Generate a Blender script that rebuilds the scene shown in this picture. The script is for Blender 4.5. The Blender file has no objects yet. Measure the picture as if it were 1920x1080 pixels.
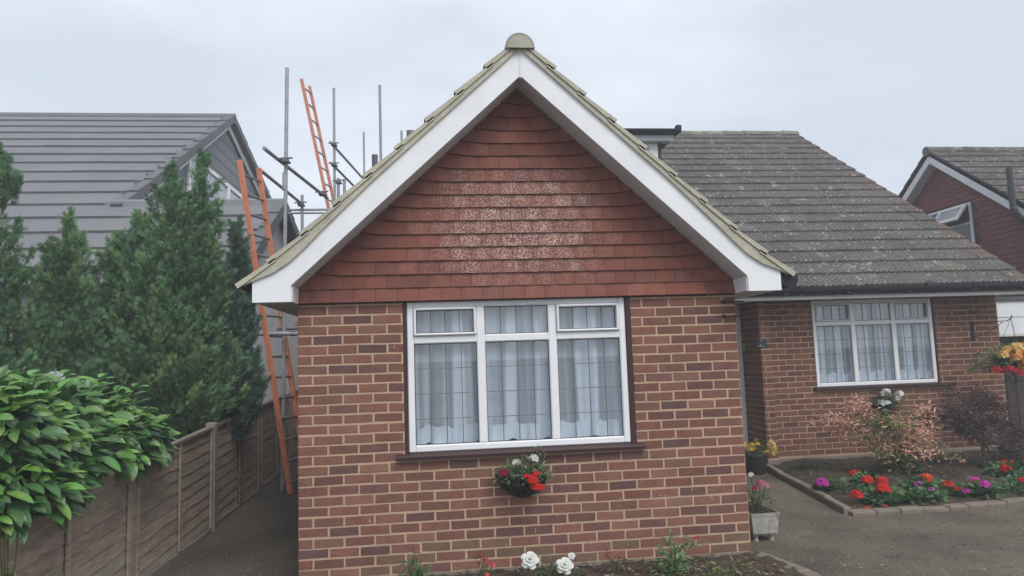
import bpy, math, random
import numpy as np
from math import radians as R_, sin, cos, pi, sqrt
from mathutils import Vector, Matrix
S = bpy.context.scene
C = S.collection
rnd = random.Random(7)
rng = np.random.default_rng(7)

# ------------------------------------------------------------------ camera
cd = bpy.data.cameras.new('camera'); cam = bpy.data.objects.new('camera', cd); C.objects.link(cam)
yaw, pitch, roll = 0.111754754, 0.10090326, -0.0338311833
f = Vector((sin(yaw)*cos(pitch), cos(yaw)*cos(pitch), sin(pitch)))
r = Vector((cos(yaw), -sin(yaw), 0)); u = r.cross(f)
rr = cos(roll)*r + sin(roll)*u; uu = -sin(roll)*r + cos(roll)*u
cam.matrix_world = Matrix(((rr.x, uu.x, -f.x, 1.0393), (rr.y, uu.y, -f.y, -5.4288), (rr.z, uu.z, -f.z, 1.7287), (0, 0, 0, 1)))
cd.sensor_width = 36; cd.lens = 36*1300/1920; cd.clip_start = 0.05; cd.clip_end = 3000
S.camera = cam

# ------------------------------------------------------------------ world, sun, exposure
SUN_EL, SUN_AZ = R_(50), R_(24)      # azimuth: from straight behind the camera (-Y) towards +X
w = bpy.data.worlds.new('World'); S.world = w; w.use_nodes = True
nt = w.node_tree; nt.nodes.clear()
out = nt.nodes.new('ShaderNodeOutputWorld')
sky = nt.nodes.new('ShaderNodeTexSky'); sky.sky_type = 'NISHITA'; sky.sun_disc = False
sky.sun_elevation = SUN_EL; sky.sun_rotation = pi - SUN_AZ; sky.dust_density = 3
b1 = nt.nodes.new('ShaderNodeBackground'); b1.inputs[1].default_value = 0.10
nt.links.new(sky.outputs[0], b1.inputs[0])
tc = nt.nodes.new('ShaderNodeTexCoord')
mp = nt.nodes.new('ShaderNodeMapping'); mp.inputs['Scale'].default_value = (1.0, 1.0, 2.6)
nt.links.new(tc.outputs['Generated'], mp.inputs['Vector'])
nz = nt.nodes.new('ShaderNodeTexNoise'); nz.inputs['Scale'].default_value = 2.1; nz.inputs['Detail'].default_value = 5; nz.inputs['Roughness'].default_value = 0.5
nt.links.new(mp.outputs[0], nz.inputs['Vector'])
cr = nt.nodes.new('ShaderNodeValToRGB')
cr.color_ramp.elements[0].position = 0.38; cr.color_ramp.elements[0].color = (0.61, 0.672, 0.76, 1)
cr.color_ramp.elements[1].position = 0.63; cr.color_ramp.elements[1].color = (0.78, 0.83, 0.905, 1)
nt.links.new(nz.outputs['Fac'], cr.inputs[0])
b2 = nt.nodes.new('ShaderNodeBackground'); b2.inputs[1].default_value = 1.0
nt.links.new(cr.outputs[0], b2.inputs[0])
mx = nt.nodes.new('ShaderNodeMixShader'); mx.inputs[0].default_value = 0.9
nt.links.new(b1.outputs[0], mx.inputs[1]); nt.links.new(b2.outputs[0], mx.inputs[2])
nt.links.new(mx.outputs[0], out.inputs[0])
sd = bpy.data.lights.new('sun', 'SUN'); sun = bpy.data.objects.new('sun', sd); C.objects.link(sun)
sd.energy = 1.8; sd.angle = R_(34); sd.color = (1.0, 0.97, 0.93)
dirv = Vector((sin(SUN_AZ)*cos(SUN_EL), -cos(SUN_AZ)*cos(SUN_EL), sin(SUN_EL)))
sun.rotation_euler = dirv.to_track_quat('Z', 'Y').to_euler()
S.view_settings.view_transform = 'Standard'; S.view_settings.look = 'None'
S.view_settings.exposure = 0.31; S.view_settings.gamma = 1.0; S.view_settings.use_curve_mapping = False

# ------------------------------------------------------------------ helpers
class MB:
    """collects faces, each with a colour, and links them as one mesh object"""
    def __init__(s): s.v = []; s.f = []; s.c = []; s.n = 0
    def add(s, vs, fs, col):
        vs = np.asarray(vs, float).reshape(-1, 3)
        s.v.append(vs)
        for q in fs: s.f.append(tuple(i+s.n for i in q))
        if len(col) and hasattr(col[0], '__len__'): s.c.extend([tuple(c)+(0,)*(4-len(c)) for c in col])
        else: s.c.extend([tuple(col)+(0,)*(4-len(col))]*len(fs))
        s.n += len(vs)
    def box(s, a, b, col=(.5, .5, .5)):
        x0, y0, z0 = [min(a[i], b[i]) for i in range(3)]; x1, y1, z1 = [max(a[i], b[i]) for i in range(3)]
        s.add([(x0,y0,z0),(x1,y0,z0),(x1,y1,z0),(x0,y1,z0),(x0,y0,z1),(x1,y0,z1),(x1,y1,z1),(x0,y1,z1)],
              [(0,3,2,1),(4,5,6,7),(0,1,5,4),(1,2,6,5),(2,3,7,6),(3,0,4,7)], col)
    def bbox(s, a, b, col=(.5,.5,.5), e=.004):
        """box with chamfered edges"""
        x0, y0, z0 = [min(a[i], b[i]) for i in range(3)]; x1, y1, z1 = [max(a[i], b[i]) for i in range(3)]
        e = min(e, (x1-x0)/3, (y1-y0)/3, (z1-z0)/3)
        vs = []; idx = {}
        for ix in (0,1):
            for iy in (0,1):
                for iz in (0,1):
                    X=(x0,x1)[ix]; Y=(y0,y1)[iy]; Z=(z0,z1)[iz]; dx=e*(1-2*ix); dy=e*(1-2*iy); dz=e*(1-2*iz)
                    for k, p in enumerate(((X,Y+dy,Z+dz),(X+dx,Y,Z+dz),(X+dx,Y+dy,Z))):
                        idx[ix,iy,iz,k]=len(vs); vs.append(p)
        F=[]
        for i in (0,1):
            q=[idx[i,0,0,0],idx[i,1,0,0],idx[i,1,1,0],idx[i,0,1,0]]; F.append(q if i else q[::-1])
            q=[idx[0,i,0,1],idx[1,i,0,1],idx[1,i,1,1],idx[0,i,1,1]]; F.append(q[::-1] if i else q)
            q=[idx[0,0,i,2],idx[1,0,i,2],idx[1,1,i,2],idx[0,1,i,2]]; F.append(q if i else q[::-1])
        for i in (0,1):
            for j in (0,1):
                F.append([idx[i,j,0,0],idx[i,j,1,0],idx[i,j,1,1],idx[i,j,0,1]])
                F.append([idx[i,0,j,0],idx[i,1,j,0],idx[i,1,j,2],idx[i,0,j,2]])
                F.append([idx[0,i,j,1],idx[1,i,j,1],idx[1,i,j,2],idx[0,i,j,2]])
                for k in (0,1): F.append([idx[i,j,k,0],idx[i,j,k,1],idx[i,j,k,2]])
        s.add(vs, F, col)
    def quad(s, a, b, c, d, col): s.add([a,b,c,d], [(0,1,2,3)], col)
    def tube(s, pts, rad, col=(.5,.5,.5), n=10, cap=True):
        pts = [Vector(p) for p in pts]; m = len(pts)
        rad = rad if hasattr(rad, '__len__') else [rad]*m
        vs = []; a = None
        for i, p in enumerate(pts):
            t = (pts[min(i+1,m-1)]-pts[max(i-1,0)]).normalized()
            if a is None: a = t.cross(Vector((0,0,1)) if abs(t.z) < .9 else Vector((1,0,0)))
            a = (a-t*a.dot(t)).normalized(); b = t.cross(a)
            for k in range(n):
                an = 2*pi*k/n; vs.append(p + rad[i]*(cos(an)*a + sin(an)*b))
        F = []
        for i in range(m-1):
            for k in range(n):
                k2 = (k+1) % n; F.append((i*n+k, i*n+k2, (i+1)*n+k2, (i+1)*n+k))
        if cap: F.append(tuple(range(n))[::-1]); F.append(tuple((m-1)*n+k for k in range(n)))
        s.add([tuple(v) for v in vs], F, col)
    def prism(s, poly, axis, a, b, col=(.5,.5,.5), capcol=None):
        """extrude a 2-D polygon along axis 'x' or 'y' (poly in the other two) from a to b"""
        n = len(poly)
        def P(q, t): return (t, q[0], q[1]) if axis == 'x' else ((q[0], t, q[1]) if axis == 'y' else (q[0], q[1], t))
        vs = [P(q, a) for q in poly] + [P(q, b) for q in poly]
        F = [tuple(range(n)), tuple(range(n, 2*n))[::-1]] + [(i, n+i, n+(i+1) % n, (i+1) % n) for i in range(n)]
        cc = [capcol or col]*2 + [col]*n
        s.add(vs, F, cc)
    def inst(s, tv, tf, tc, mats, locs, cols):
        """many copies of a small leaf template: tc multiplies the copy's colour"""
        tv = np.asarray(tv, float); N = len(locs)
        V = np.einsum('nij,kj->nki', mats, tv) + locs[:, None, :]
        base = s.n; k = len(tv)
        s.v.append(V.reshape(-1, 3)); s.n += N*k
        for i in range(N):
            o = base+i*k; c = cols[i]
            for q, m in zip(tf, tc):
                s.f.append(tuple(o+j for j in q)); s.c.append((c[0]*m[0], c[1]*m[1], c[2]*m[2], 0))
    def build(s, name, mat, parent=None, smooth=False, wob=0):
        me = bpy.data.meshes.new(name)
        V = np.concatenate(s.v)
        o = bpy.data.objects.new(name, me)
        if parent is not None:
            o.parent = parent; V = V - np.array(wloc(parent))
        me.from_pydata(V.tolist(), [], s.f)
        at = me.attributes.new('Col', 'FLOAT_COLOR', 'FACE')
        at.data.foreach_set('color', np.asarray(s.c, np.float32).ravel())
        if smooth: me.polygons.foreach_set('use_smooth', [True]*len(me.polygons))
        me.materials.append(mat); me.update(); C.objects.link(o)
        return o

def wloc(o):
    v = Vector(o.location)
    while o.parent: o = o.parent; v = v + Vector(o.location)
    return v
def tag(o, label, cat, group=None, kind=None):
    o['label'] = label; o['category'] = cat
    if group: o['group'] = group
    return o
def thing(name, label, cat, loc=(0,0,0), group=None):
    o = bpy.data.objects.new(name, None); o.empty_display_size = .1; C.objects.link(o); o.location = loc
    return tag(o, label, cat, group)
def struct(o): o['kind'] = 'structure'; return o

def mat(name, rough=.8, spec=.3, noise=(8, .25), fine=None, bump=None, extra=None, trans=0, stretch=(1,1,1), metal=0, tint=None):
    """procedural material: the face colour 'Col' times noise, with noise bump.
    tint=(scale, lo, hi, colour) lays a blotchy second colour over it"""
    m = bpy.data.materials.new(name); m.use_nodes = True; T = m.node_tree; L = T.links
    p = T.nodes['Principled BSDF']; N = T.nodes.new
    p.inputs['Roughness'].default_value = rough; p.inputs['Specular IOR Level'].default_value = spec; p.inputs['Metallic'].default_value = metal
    a = N('ShaderNodeAttribute'); a.attribute_name = 'Col'
    tcx = N('ShaderNodeTexCoord'); mpp = N('ShaderNodeMapping'); mpp.inputs['Scale'].default_value = stretch
    L.new(tcx.outputs['Object'], mpp.inputs['Vector'])
    col = a.outputs['Color']
    def nzz(sc, det=4, ro=.6):
        q = N('ShaderNodeTexNoise'); q.inputs['Scale'].default_value = sc; q.inputs['Detail'].default_value = det; q.inputs['Roughness'].default_value = ro
        L.new(mpp.outputs[0], q.inputs['Vector']); return q.outputs['Fac']
    def mulnoise(col, sc, amt):
        rg = N('ShaderNodeMapRange'); L.new(nzz(sc), rg.inputs['Value'])
        rg.inputs['From Min'].default_value = .25; rg.inputs['From Max'].default_value = .75
        rg.inputs['To Min'].default_value = 1-amt; rg.inputs['To Max'].default_value = 1+amt
        vm = N('ShaderNodeVectorMath'); vm.operation = 'SCALE'; L.new(col, vm.inputs[0]); L.new(rg.outputs[0], vm.inputs['Scale'])
        return vm.outputs[0]
    if noise: col = mulnoise(col, *noise)
    if fine: col = mulnoise(col, *fine)
    for tn in (tint or []):
        sc, lo, hi, cc = tn[:4]
        rg = N('ShaderNodeMapRange'); L.new(nzz(sc, 5, .65), rg.inputs['Value']); rg.inputs['From Min'].default_value = lo; rg.inputs['From Max'].default_value = hi
        fac = rg.outputs[0]
        if len(tn) > 4:
            mm = N('ShaderNodeMath'); mm.operation = 'MULTIPLY'; L.new(fac, mm.inputs[0]); L.new(a.outputs['Alpha'], mm.inputs[1]); fac = mm.outputs[0]
        mc = N('ShaderNodeMix'); mc.data_type = 'RGBA'; L.new(fac, mc.inputs[0]); L.new(col, mc.inputs[6]); mc.inputs[7].default_value = (*cc, 1)
        col = mc.outputs[2]
    L.new(col, p.inputs['Base Color'])
    if bump:
        bp = N('ShaderNodeBump'); bp.inputs['Strength'].default_value = bump[1]; bp.inputs['Distance'].default_value = bump[2]
        L.new(nzz(bump[0], 5), bp.inputs['Height']); L.new(bp.outputs[0], p.inputs['Normal'])
    if trans:
        tr = N('ShaderNodeBsdfTranslucent'); L.new(col, tr.inputs['Color']); ms = N('ShaderNodeMixShader'); ms.inputs[0].default_value = trans
        L.new(p.outputs[0], ms.inputs[1]); L.new(tr.outputs[0], ms.inputs[2]); L.new(ms.outputs[0], T.nodes['Material Output'].inputs[0])
    return m

M = dict(
 brick=mat('brick_face', .9, .15, (9, .16), (120, .20), (90, .5, .004), tint=[(7, .66, .86, (.30, .20, .16)), (2.2, .64, .95, (.16, .11, .09))]),
 mortar=mat('lime_mortar', .95, .1, (6, .14), (150, .22), (160, .6, .003)),
 tile=mat('clay_tile', .82, .25, (5, .16), (90, .12), (70, .35, .003), tint=[(80, .47, .57, (.56, .42, .37), 1)]),
 upvc=mat('white_plastic', .35, .4, (2.5, .04), None, None),
 paint=mat('painted_board', .6, .3, (3, .07), (60, .04), (30, .12, .002)),
 darkwood=mat('brown_stained_wood', .55, .35, (10, .2), None, (40, .2, .003), stretch=(1,1,6)),
 rooftile=mat('concrete_roof_tile', .95, .12, (1.3, .22), (45, .42), (60, .9, .01), tint=[(30, .57, .66, (.050, .047, .043)), (3.2, .55, .80, (.13, .132, .085)), (5.5, .61, .66, (.33, .325, .31)), (14, .615, .66, (.42, .415, .40))]),
 slate=mat('grey_roof_tile', .75, .3, (1.6, .08), (70, .10), (60, .2, .002)),
 buff=mat('verge_mortar', .95, .1, (6, .16), (60, .16), (50, .5, .004), tint=[(11, .60, .85, (.27, .255, .17))]),
 black=mat('black_plastic', .6, .22, (6, .15), None, None),
 grey=mat('cheek_cladding', .7, .3, (4, .1), (60, .1), (40, .2, .002)),
 lead=mat('lead_flashing', .6, .4, (5, .2), None, (20, .2, .003)),
 steel=mat('galvanised_steel', .5, .5, (9, .22), (60, .15), None, metal=.35),
 orange=mat('orange_paint', .55, .4, (6, .14), (35, .22), (50, .15, .002), tint=[(14, .64, .70, (.30, .26, .22))]),
 fence=mat('weathered_fence_wood', .95, .12, (7, .30), (40, .3), (50, .7, .006), stretch=(1, .35, 2.4)),
 concrete=mat('concrete', .95, .15, (6, .22), (80, .2), (60, .6, .005)),
 render=mat('white_render', .95, .15, (3, .10), (70, .08), (90, .4, .003)),
 asphalt=mat('old_asphalt', .95, .2, (1.3, .45), (55, .5), (60, 1.0, .012), tint=[(24, .655, .69, (.30, .28, .245)), (2.1, .56, .85, (.105, .098, .062)), (6, .60, .75, (.06, .052, .044)), (38, .66, .70, (.035, .03, .026))]),
 soil=mat('garden_soil', 1, .1, (9, .4), (90, .5), (60, 1, .02), tint=[(48, .66, .69, (.22, .17, .12))]),
 stone=mat('cast_stone', .95, .15, (8, .25), (60, .2), (50, .7, .005), tint=[(10, .55, .75, (.17, .18, .12))]),
 leaf=mat('leaf', .55, .4, (30, .18), None, None, trans=.22),
 gloss=mat('glossy_leaf', .34, .55, (25, .18), None, (45, .25, .004), trans=.15),
 conifer=mat('conifer_spray', .8, .2, (3.5, .22), (20, .2), None, trans=.12),
 petal=mat('petal', .7, .2, (60, .12), None, None, trans=.3),
 bark=mat('bark', .95, .1, (12, .3), None, (50, .8, .01)),
 room=mat('dark_room', 1, .1, (3, .2), None, None),
)
def glass_mat():
    m = bpy.data.materials.new('window_glass'); m.use_nodes = True; T = m.node_tree; L = T.links; N = T.nodes.new
    T.nodes.remove(T.nodes['Principled BSDF'])
    g = N('ShaderNodeBsdfGlossy'); g.inputs['Roughness'].default_value = .015; g.inputs['Color'].default_value = (.95, .98, 1, 1)
    t = N('ShaderNodeBsdfTransparent'); t.inputs['Color'].default_value = (.93, .96, .98, 1)
    lwt = N('ShaderNodeLayerWeight'); lwt.inputs['Blend'].default_value = .5
    pw_ = N('ShaderNodeMath'); pw_.operation = 'POWER'; pw_.inputs[1].default_value = 4; L.new(lwt.outputs['Facing'], pw_.inputs[0])
    ad = N('ShaderNodeMath'); ad.operation = 'MULTIPLY_ADD'; ad.inputs[1].default_value = .85; ad.inputs[2].default_value = .13; L.new(pw_.outputs[0], ad.inputs[0])
    x = N('ShaderNodeMixShader'); L.new(ad.outputs[0], x.inputs[0]); L.new(t.outputs[0], x.inputs[1]); L.new(g.outputs[0], x.inputs[2])
    L.new(x.outputs[0], T.nodes['Material Output'].inputs[0]); return m
def net_mat():
    m = bpy.data.materials.new('net_curtain'); m.use_nodes = True; T = m.node_tree; L = T.links; N = T.nodes.new
    T.nodes.remove(T.nodes['Principled BSDF'])
    a = N('ShaderNodeAttribute'); a.attribute_name = 'Col'
    d = N('ShaderNodeBsdfDiffuse'); L.new(a.outputs['Color'], d.inputs[0])
    tl = N('ShaderNodeBsdfTranslucent'); L.new(a.outputs['Color'], tl.inputs[0])
    t = N('ShaderNodeBsdfTransparent')
    m1 = N('ShaderNodeMixShader'); m1.inputs[0].default_value = .15; L.new(d.outputs[0], m1.inputs[1]); L.new(tl.outputs[0], m1.inputs[2])
    m2 = N('ShaderNodeMixShader'); L.new(a.outputs['Alpha'], m2.inputs[0]); L.new(t.outputs[0], m2.inputs[1]); L.new(m1.outputs[0], m2.inputs[2])
    L.new(m2.outputs[0], T.nodes['Material Output'].inputs[0]); return m
GLASS = glass_mat(); NET = net_mat()
WHITE = (.83, .84, .86)
def jit(c, a=.12, k=None):
    m = 1 + (k or rnd).uniform(-a, a); return tuple(max(0, x*m*(1+(k or rnd).uniform(-a, a)*.35)) for x in c)

# brick colours as fired: brown red, purple brown, tan red, dark
BR = [((.216,.100,.074),5), ((.196,.092,.071),4.5), ((.236,.112,.080),3), ((.170,.084,.070),2.6), ((.140,.076,.069),.8), ((.248,.126,.088),.8)]
def brick_col(low=0):
    t = rnd.uniform(0, sum(b[1] for b in BR))
    for c, wgt in BR:
        t -= wgt
        if t <= 0: break
    c = jit(c, .13)
    if low and rnd.random() < low: c = tuple(.45*a+.55*b for a, b in zip(c, (.18,.13,.085)))
    return c
MORT = (.50, .36, .25)
def bricks(mb, org, ux, nrm, L, n0, n1, openings=(), odd=.1125, shift=0, top=None, dull=1.0):
    """face bricks of one wall: rows n0..n1 of 75 mm, 225 mm stretchers, standing 4 mm proud of the mortar"""
    org = np.array(org, float); ux = np.array(ux, float); nrm = np.array(nrm, float); Z = np.array((0,0,1.))
    for n in range(n0, n1):
        z0 = n*.075+.0065; z1 = z0+.0625
        if top and z1 > top: z1 = top
        if z1-z0 < .015: continue
        free = [(0, L)]
        for (a, b, c, d) in openings:
            if z1 > c+.005 and z0 < d-.005:
                nf = []
                for (p, q) in free:
                    if a > p: nf.append((p, min(q, a)))
                    if b < q: nf.append((max(p, b), q))
                free = [t for t in nf if t[1]-t[0] > .01]
        off = (0 if n % 2 == 0 else -odd) + shift
        for (p, q) in free:
            k = math.floor((p-off)/.225)-1
            while off+k*.225 < q:
                a = max(p, off+k*.225); b = min(q, off+(k+1)*.225-.0125); k += 1
                if b-a < .025: continue
                a += rnd.uniform(-.0015,.0015); b += rnd.uniform(-.0015,.0015)
                e = rnd.uniform(.002,.0045); d = .004+rnd.uniform(-.0015,.002); j0 = rnd.uniform(-.0025,.0025); j1 = rnd.uniform(-.0025,.0025)
                c = brick_col(low=(.7 if n < 3 else .25 if n < 5 else .03 if n < 8 else 0)); c = tuple(x*dull for x in c)
                P = lambda s, z, t: org+ux*s+Z*z+nrm*t
                vs = [P(a,z0+j0,-.002),P(b,z0+j1,-.002),P(b,z1+j1,-.002),P(a,z1+j0,-.002),P(a+e,z0+e+j0,d),P(b-e,z0+e+j1,d),P(b-e,z1-e+j1,d),P(a+e,z1-e+j0,d)]
                mb.add(vs, [(4,5,6,7),(0,1,5,4),(1,2,6,5),(2,3,7,6),(3,0,4,7)], c)

def h(x, y): return .1+.03*min(max(y, 0), 4)

# ------------------------------------------------------------------ ground
def sheet(name, xs, ys, zf, m, col):
    mb = MB(); nx, ny = len(xs), len(ys)
    vs = [(x, y, zf(x, y)) for y in ys for x in xs]
    fs = [(j*nx+i, j*nx+i+1, (j+1)*nx+i+1, (j+1)*nx+i) for j in range(ny-1) for i in range(nx-1)]
    mb.add(vs, fs, col); return mb.build(name, m, smooth=True)
lin = lambda a, b, n: [a+(b-a)*i/(n-1) for i in range(n)]
struct(sheet('ground', [-900,-200,-60,-20]+lin(-10, 14, 13)+[30,80,250,900], [-900,-200,-60,-20]+lin(-9, 15, 13)+[30,80,250,900], lambda x, y: h(x, y)-.03, M['soil'], (.07,.062,.045)))
struct(sheet('driveway', lin(0, 13, 27), lin(-9, 4.6, 29), lambda x, y: h(x, y), M['asphalt'], (.128,.108,.083)))
struct(sheet('passage_path', lin(-1.17, -.004, 6), lin(-9, 12, 43), lambda x, y: h(x, y)+.002+.012*sin(3*x+2*y)-.012, M['asphalt'], (.090,.074,.058)))
# flower bed between kerb, drive and house wall
bed = MB(); xs = lin(4.9, 8.95, 60); ys = lin(1.05, 3.49, 40)
def bedz(x, y):
    e = min((x-4.9)/.25, (y-1.0)/.3, 1)
    return h(x, y)+.02+.03*e+.025*sin(5*x+2.3*y)*sin(4*y-1.7*x)*e + rnd.uniform(-.012,.012)
def bedx(x, y): return x + max(0, (3.6-y))*(.0) + (5.25-4.95)*max(0, (y-1.05)/2.5)*(1-(x-4.9)/4.05)
nx = len(xs)
bed.add([(bedx(x,y), y, bedz(x,y)) for y in ys for x in xs], [(j*nx+i, j*nx+i+1, (j+1)*nx+i+1, (j+1)*nx+i) for j in range(len(ys)-1) for i in range(nx-1)], (.075,.058,.042))
struct(bed.build('flower_bed_soil', M['soil'], smooth=True))
fb = MB(); xs = lin(-.0, 3.52, 70); ys = lin(-1.2, -.002, 26); nx = len(xs)
fb.add([(x + (.12*(-y) if x > 3.4 else 0), y, h(x,y)+.035+.02*sin(7*x+3*y)*sin(5*y)+rnd.uniform(-.014,.014)) for y in ys for x in xs], [(j*nx+i, j*nx+i+1, (j+1)*nx+i+1, (j+1)*nx+i) for j in range(len(ys)-1) for i in range(nx-1)], (.085,.066,.05))
struct(fb.build('border_soil', M['soil'], smooth=True))
# dead leaves and bark chips lying on both borders
lt = MB()
for i in range(900):
    if i < 520: x = rnd.uniform(.1, 3.5); y = rnd.uniform(-.8, -.03); z = h(x,y)+.055
    else: x = rnd.uniform(5.2, 8.8); y = rnd.uniform(1.15, 3.4); z = h(x,y)+.072
    a = rnd.uniform(0, 6.3); s_ = rnd.uniform(.012,.032); c = jit(rnd.choice([(.24,.17,.11),(.16,.10,.06),(.30,.24,.18),(.12,.08,.05)]), .2)
    ca, sa = cos(a)*s_, sin(a)*s_; t = rnd.uniform(-.012,.012)
    lt.quad((x-ca,y-sa,z+t),(x+sa*.5,y-ca*.5,z+.006),(x+ca,y+sa,z-t),(x-sa*.5,y+ca*.5,z+.012), c)
for i in range(1500):
    x = rnd.uniform(3.6, 9.5) if i < 1200 else rnd.uniform(-1.15, -.03); y = rnd.uniform(-1.5, 2.6) if i < 1200 else rnd.uniform(.2, 6)
    if x > 4.85+(y-1)*.13 and y > .93: continue
    a = rnd.uniform(0, 6.3); s_ = rnd.choice([.004,.005,.006,.007,.008,.010,.016]); z = h(x,y)+.004; c = jit(rnd.choice([(.40,.37,.32),(.32,.28,.23),(.27,.20,.13),(.05,.042,.034),(.20,.18,.10),(.46,.43,.38)]), .2)
    ca, sa = cos(a)*s_, sin(a)*s_
    lt.quad((x-ca,y-sa,z),(x+sa*.7,y-ca*.7,z+.002),(x+ca,y+sa,z),(x-sa*.7,y+ca*.7,z+.003), c)
o = lt.build('leaf_litter', M['leaf']); tag(o, 'dry brown leaf litter, chips and grit strewn over the soil beds and drive', 'leaf litter'); o['kind'] = 'stuff'
# kerb edging: short concrete lengths
kb = MB()
def kerb_run(pts, seg=.42, wd=.075, top=.07):
    for (x0,y0),(x1,y1) in zip(pts[:-1], pts[1:]):
        L = math.hypot(x1-x0, y1-y0); n = max(1, round(L/seg)); dx, dy = (x1-x0)/L, (y1-y0)/L
        for i in range(n):
            a = i*L/n+.004; b = (i+1)*L/n-.004; w_ = wd/2; t = top+rnd.uniform(-.006,.006); sk = rnd.uniform(-.006,.006)
            c = jit((.205,.170,.135), .14); P = []
            for zz, ins in ((-.05, 0), (t-.012, 0), (t, .01)):
                for (s_, o_) in ((a+ins, -w_+ins+sk), (b-ins, -w_+ins-sk), (b-ins, w_-ins-sk), (a+ins, w_-ins+sk)):
                    X = x0+dx*s_-dy*o_; Y = y0+dy*s_+dx*o_; P.append((X, Y, h(X,Y)+zz))
            kb.add(P, [(8,9,10,11)]+[(j*4+k, j*4+(k+1)%4, (j+1)*4+(k+1)%4, (j+1)*4+k) for j in (0,1) for k in range(4)], c)
kerb_run([(5.27,3.62),(4.93,1.02)]); kerb_run([(4.93,1.0),(5.9,.97),(7.0,1.08),(9.2,1.25)], .24, .115, .038)
kerb_run([(3.50,-.02),(3.62,-.55),(3.66,-1.4)], .5, .12, .05)
struct(kb.build('kerb', M['concrete']))

# ------------------------------------------------------------------ the brick bungalow
H = thing('brick_bungalow', 'brown brick bungalow with a red tile hung gable, white bargeboards and leaded white windows', 'house', (1.7, 3, .1))
W = 3.478; TOPZ = 2.205
wx0, wx1, wz0, wz1 = .787, 2.600, .990, 2.235
mo = MB(); op = [(wx0, wx1, wz0, wz1)]
for (a, b, c, d) in [(0, wx0, .15, TOPZ), (wx1, W, .15, TOPZ), (wx0, wx1, .15, wz0)]: mo.box((a, 0, c), (b, .1, d), MORT)
mo.box((0, .1, .15), (.1, 9.5, TOPZ), MORT); mo.box((W-.1, .1, .15), (W, 3.9, TOPZ), MORT)
mo.box((0,-.012,-.1), (W,.10,.15), (.235,.20,.165)); mo.box((0,.1,-.1), (.1,9.5,.15), (.235,.20,.165)); mo.box((W-.1,.1,-.1), (W,3.9,.15), (.2,.17,.14))
wf = mo.build('wall', M['mortar'], H)
bk = MB()
bricks(bk, (0,0,0), (1,0,0), (0,-1,0), W, 2, 30, op, top=TOPZ-.002)
bricks(bk, (W,0,0), (0,1,0), (1,0,0), 3.9, 2, 30, shift=.1125, top=TOPZ-.002)
bricks(bk, (0,0,0), (0,1,0), (-1,0,0), 6, 2, 30, shift=.1125, top=TOPZ-.002)
# pale lime streaks and paint dabs on the bricks
for i in range(26):
    x = rnd.uniform(.4, 3.4); z = rnd.uniform(.2, .95) if rnd.random() < .8 else rnd.uniform(1.0, 2.0)
    if wx0-.03 < x < wx1+.03 and z > .9: continue
    l = rnd.uniform(.012, .04); ww = rnd.uniform(.002, .004)
    bk.quad((x-ww,-.0062,z),(x+ww,-.0062,z),(x+ww*.6,-.0062,z+l),(x-ww*.6,-.0062,z+l), (.50,.44,.38))
bk.build('brickwork', M['brick'], wf)
# main (set back) wall
MW0, MW1, MY = 5.47, 8.88, 3.5; MT = 2.40
ox0, ox1, oz0 = 6.125, 7.925, 1.185
m2 = MB(); z0 = .285
for (a, b, c, d) in [(MW0, ox0, z0, MT), (ox1, MW1, z0, MT), (ox0, ox1, z0, oz0)]: m2.box((a, MY, c), (b, MY+.1, d), (.40,.28,.195))
m2.box((5.327, 3.4, z0), (MW0, 3.95, MT), (.40,.28,.195)); m2.box((MW1-.1, MY+.1, .1), (MW1, 14, MT), (.40,.28,.195))
m2.box((5.31, 3.385, -.1), (MW0+.01, 3.95, z0), (.22,.19,.16)); m2.box((MW0+.01, MY-.012, -.1), (MW1+.01, MY+.1, z0), (.22,.19,.16))
w2 = m2.build('wall', M['mortar'], H)
b2_ = MB()
bricks(b2_, (MW0,MY,.01), (1,0,0), (0,-1,0), MW1-MW0, 4, 32, [(ox0-MW0, ox1-MW0, oz0-.01, 2.6)], shift=.03, top=MT, dull=.82)
bricks(b2_, (5.327,3.4,.01), (1,0,0), (0,-1,0), .143, 4, 32, shift=-.06, top=MT, dull=.85)
bricks(b2_, (5.327,3.4,.01), (0,1,0), (-1,0,0), .55, 4, 32, shift=-.08, top=MT, dull=.85)
bricks(b2_, (MW1,MY,.01), (0,1,0), (1,0,0), 5, 4, 32, top=MT, dull=.85)
b2_.build('brickwork', M['brick'], w2)
# rear and hidden walls (plain)
rw = MB(); rw.box((.1, 13.9, .1), (MW1-.1, 14, MT), (.2,.11,.09)); rw.box((.1, 9.4, .1), (.2, 13.9, MT), (.2,.11,.09))
rw.prism([(3.3, 2.401), (14.0, 2.401), (8.65, 6.2)], 'x', MW1-.1, MW1, (.2,.11,.09)); rw.prism([(4.5, 2.8), (14.0, 2.401), (8.65, 6.2)], 'x', .6, .7, (.2,.11,.09))
rw.build('gable_wall', M['mortar'], H)
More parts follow.
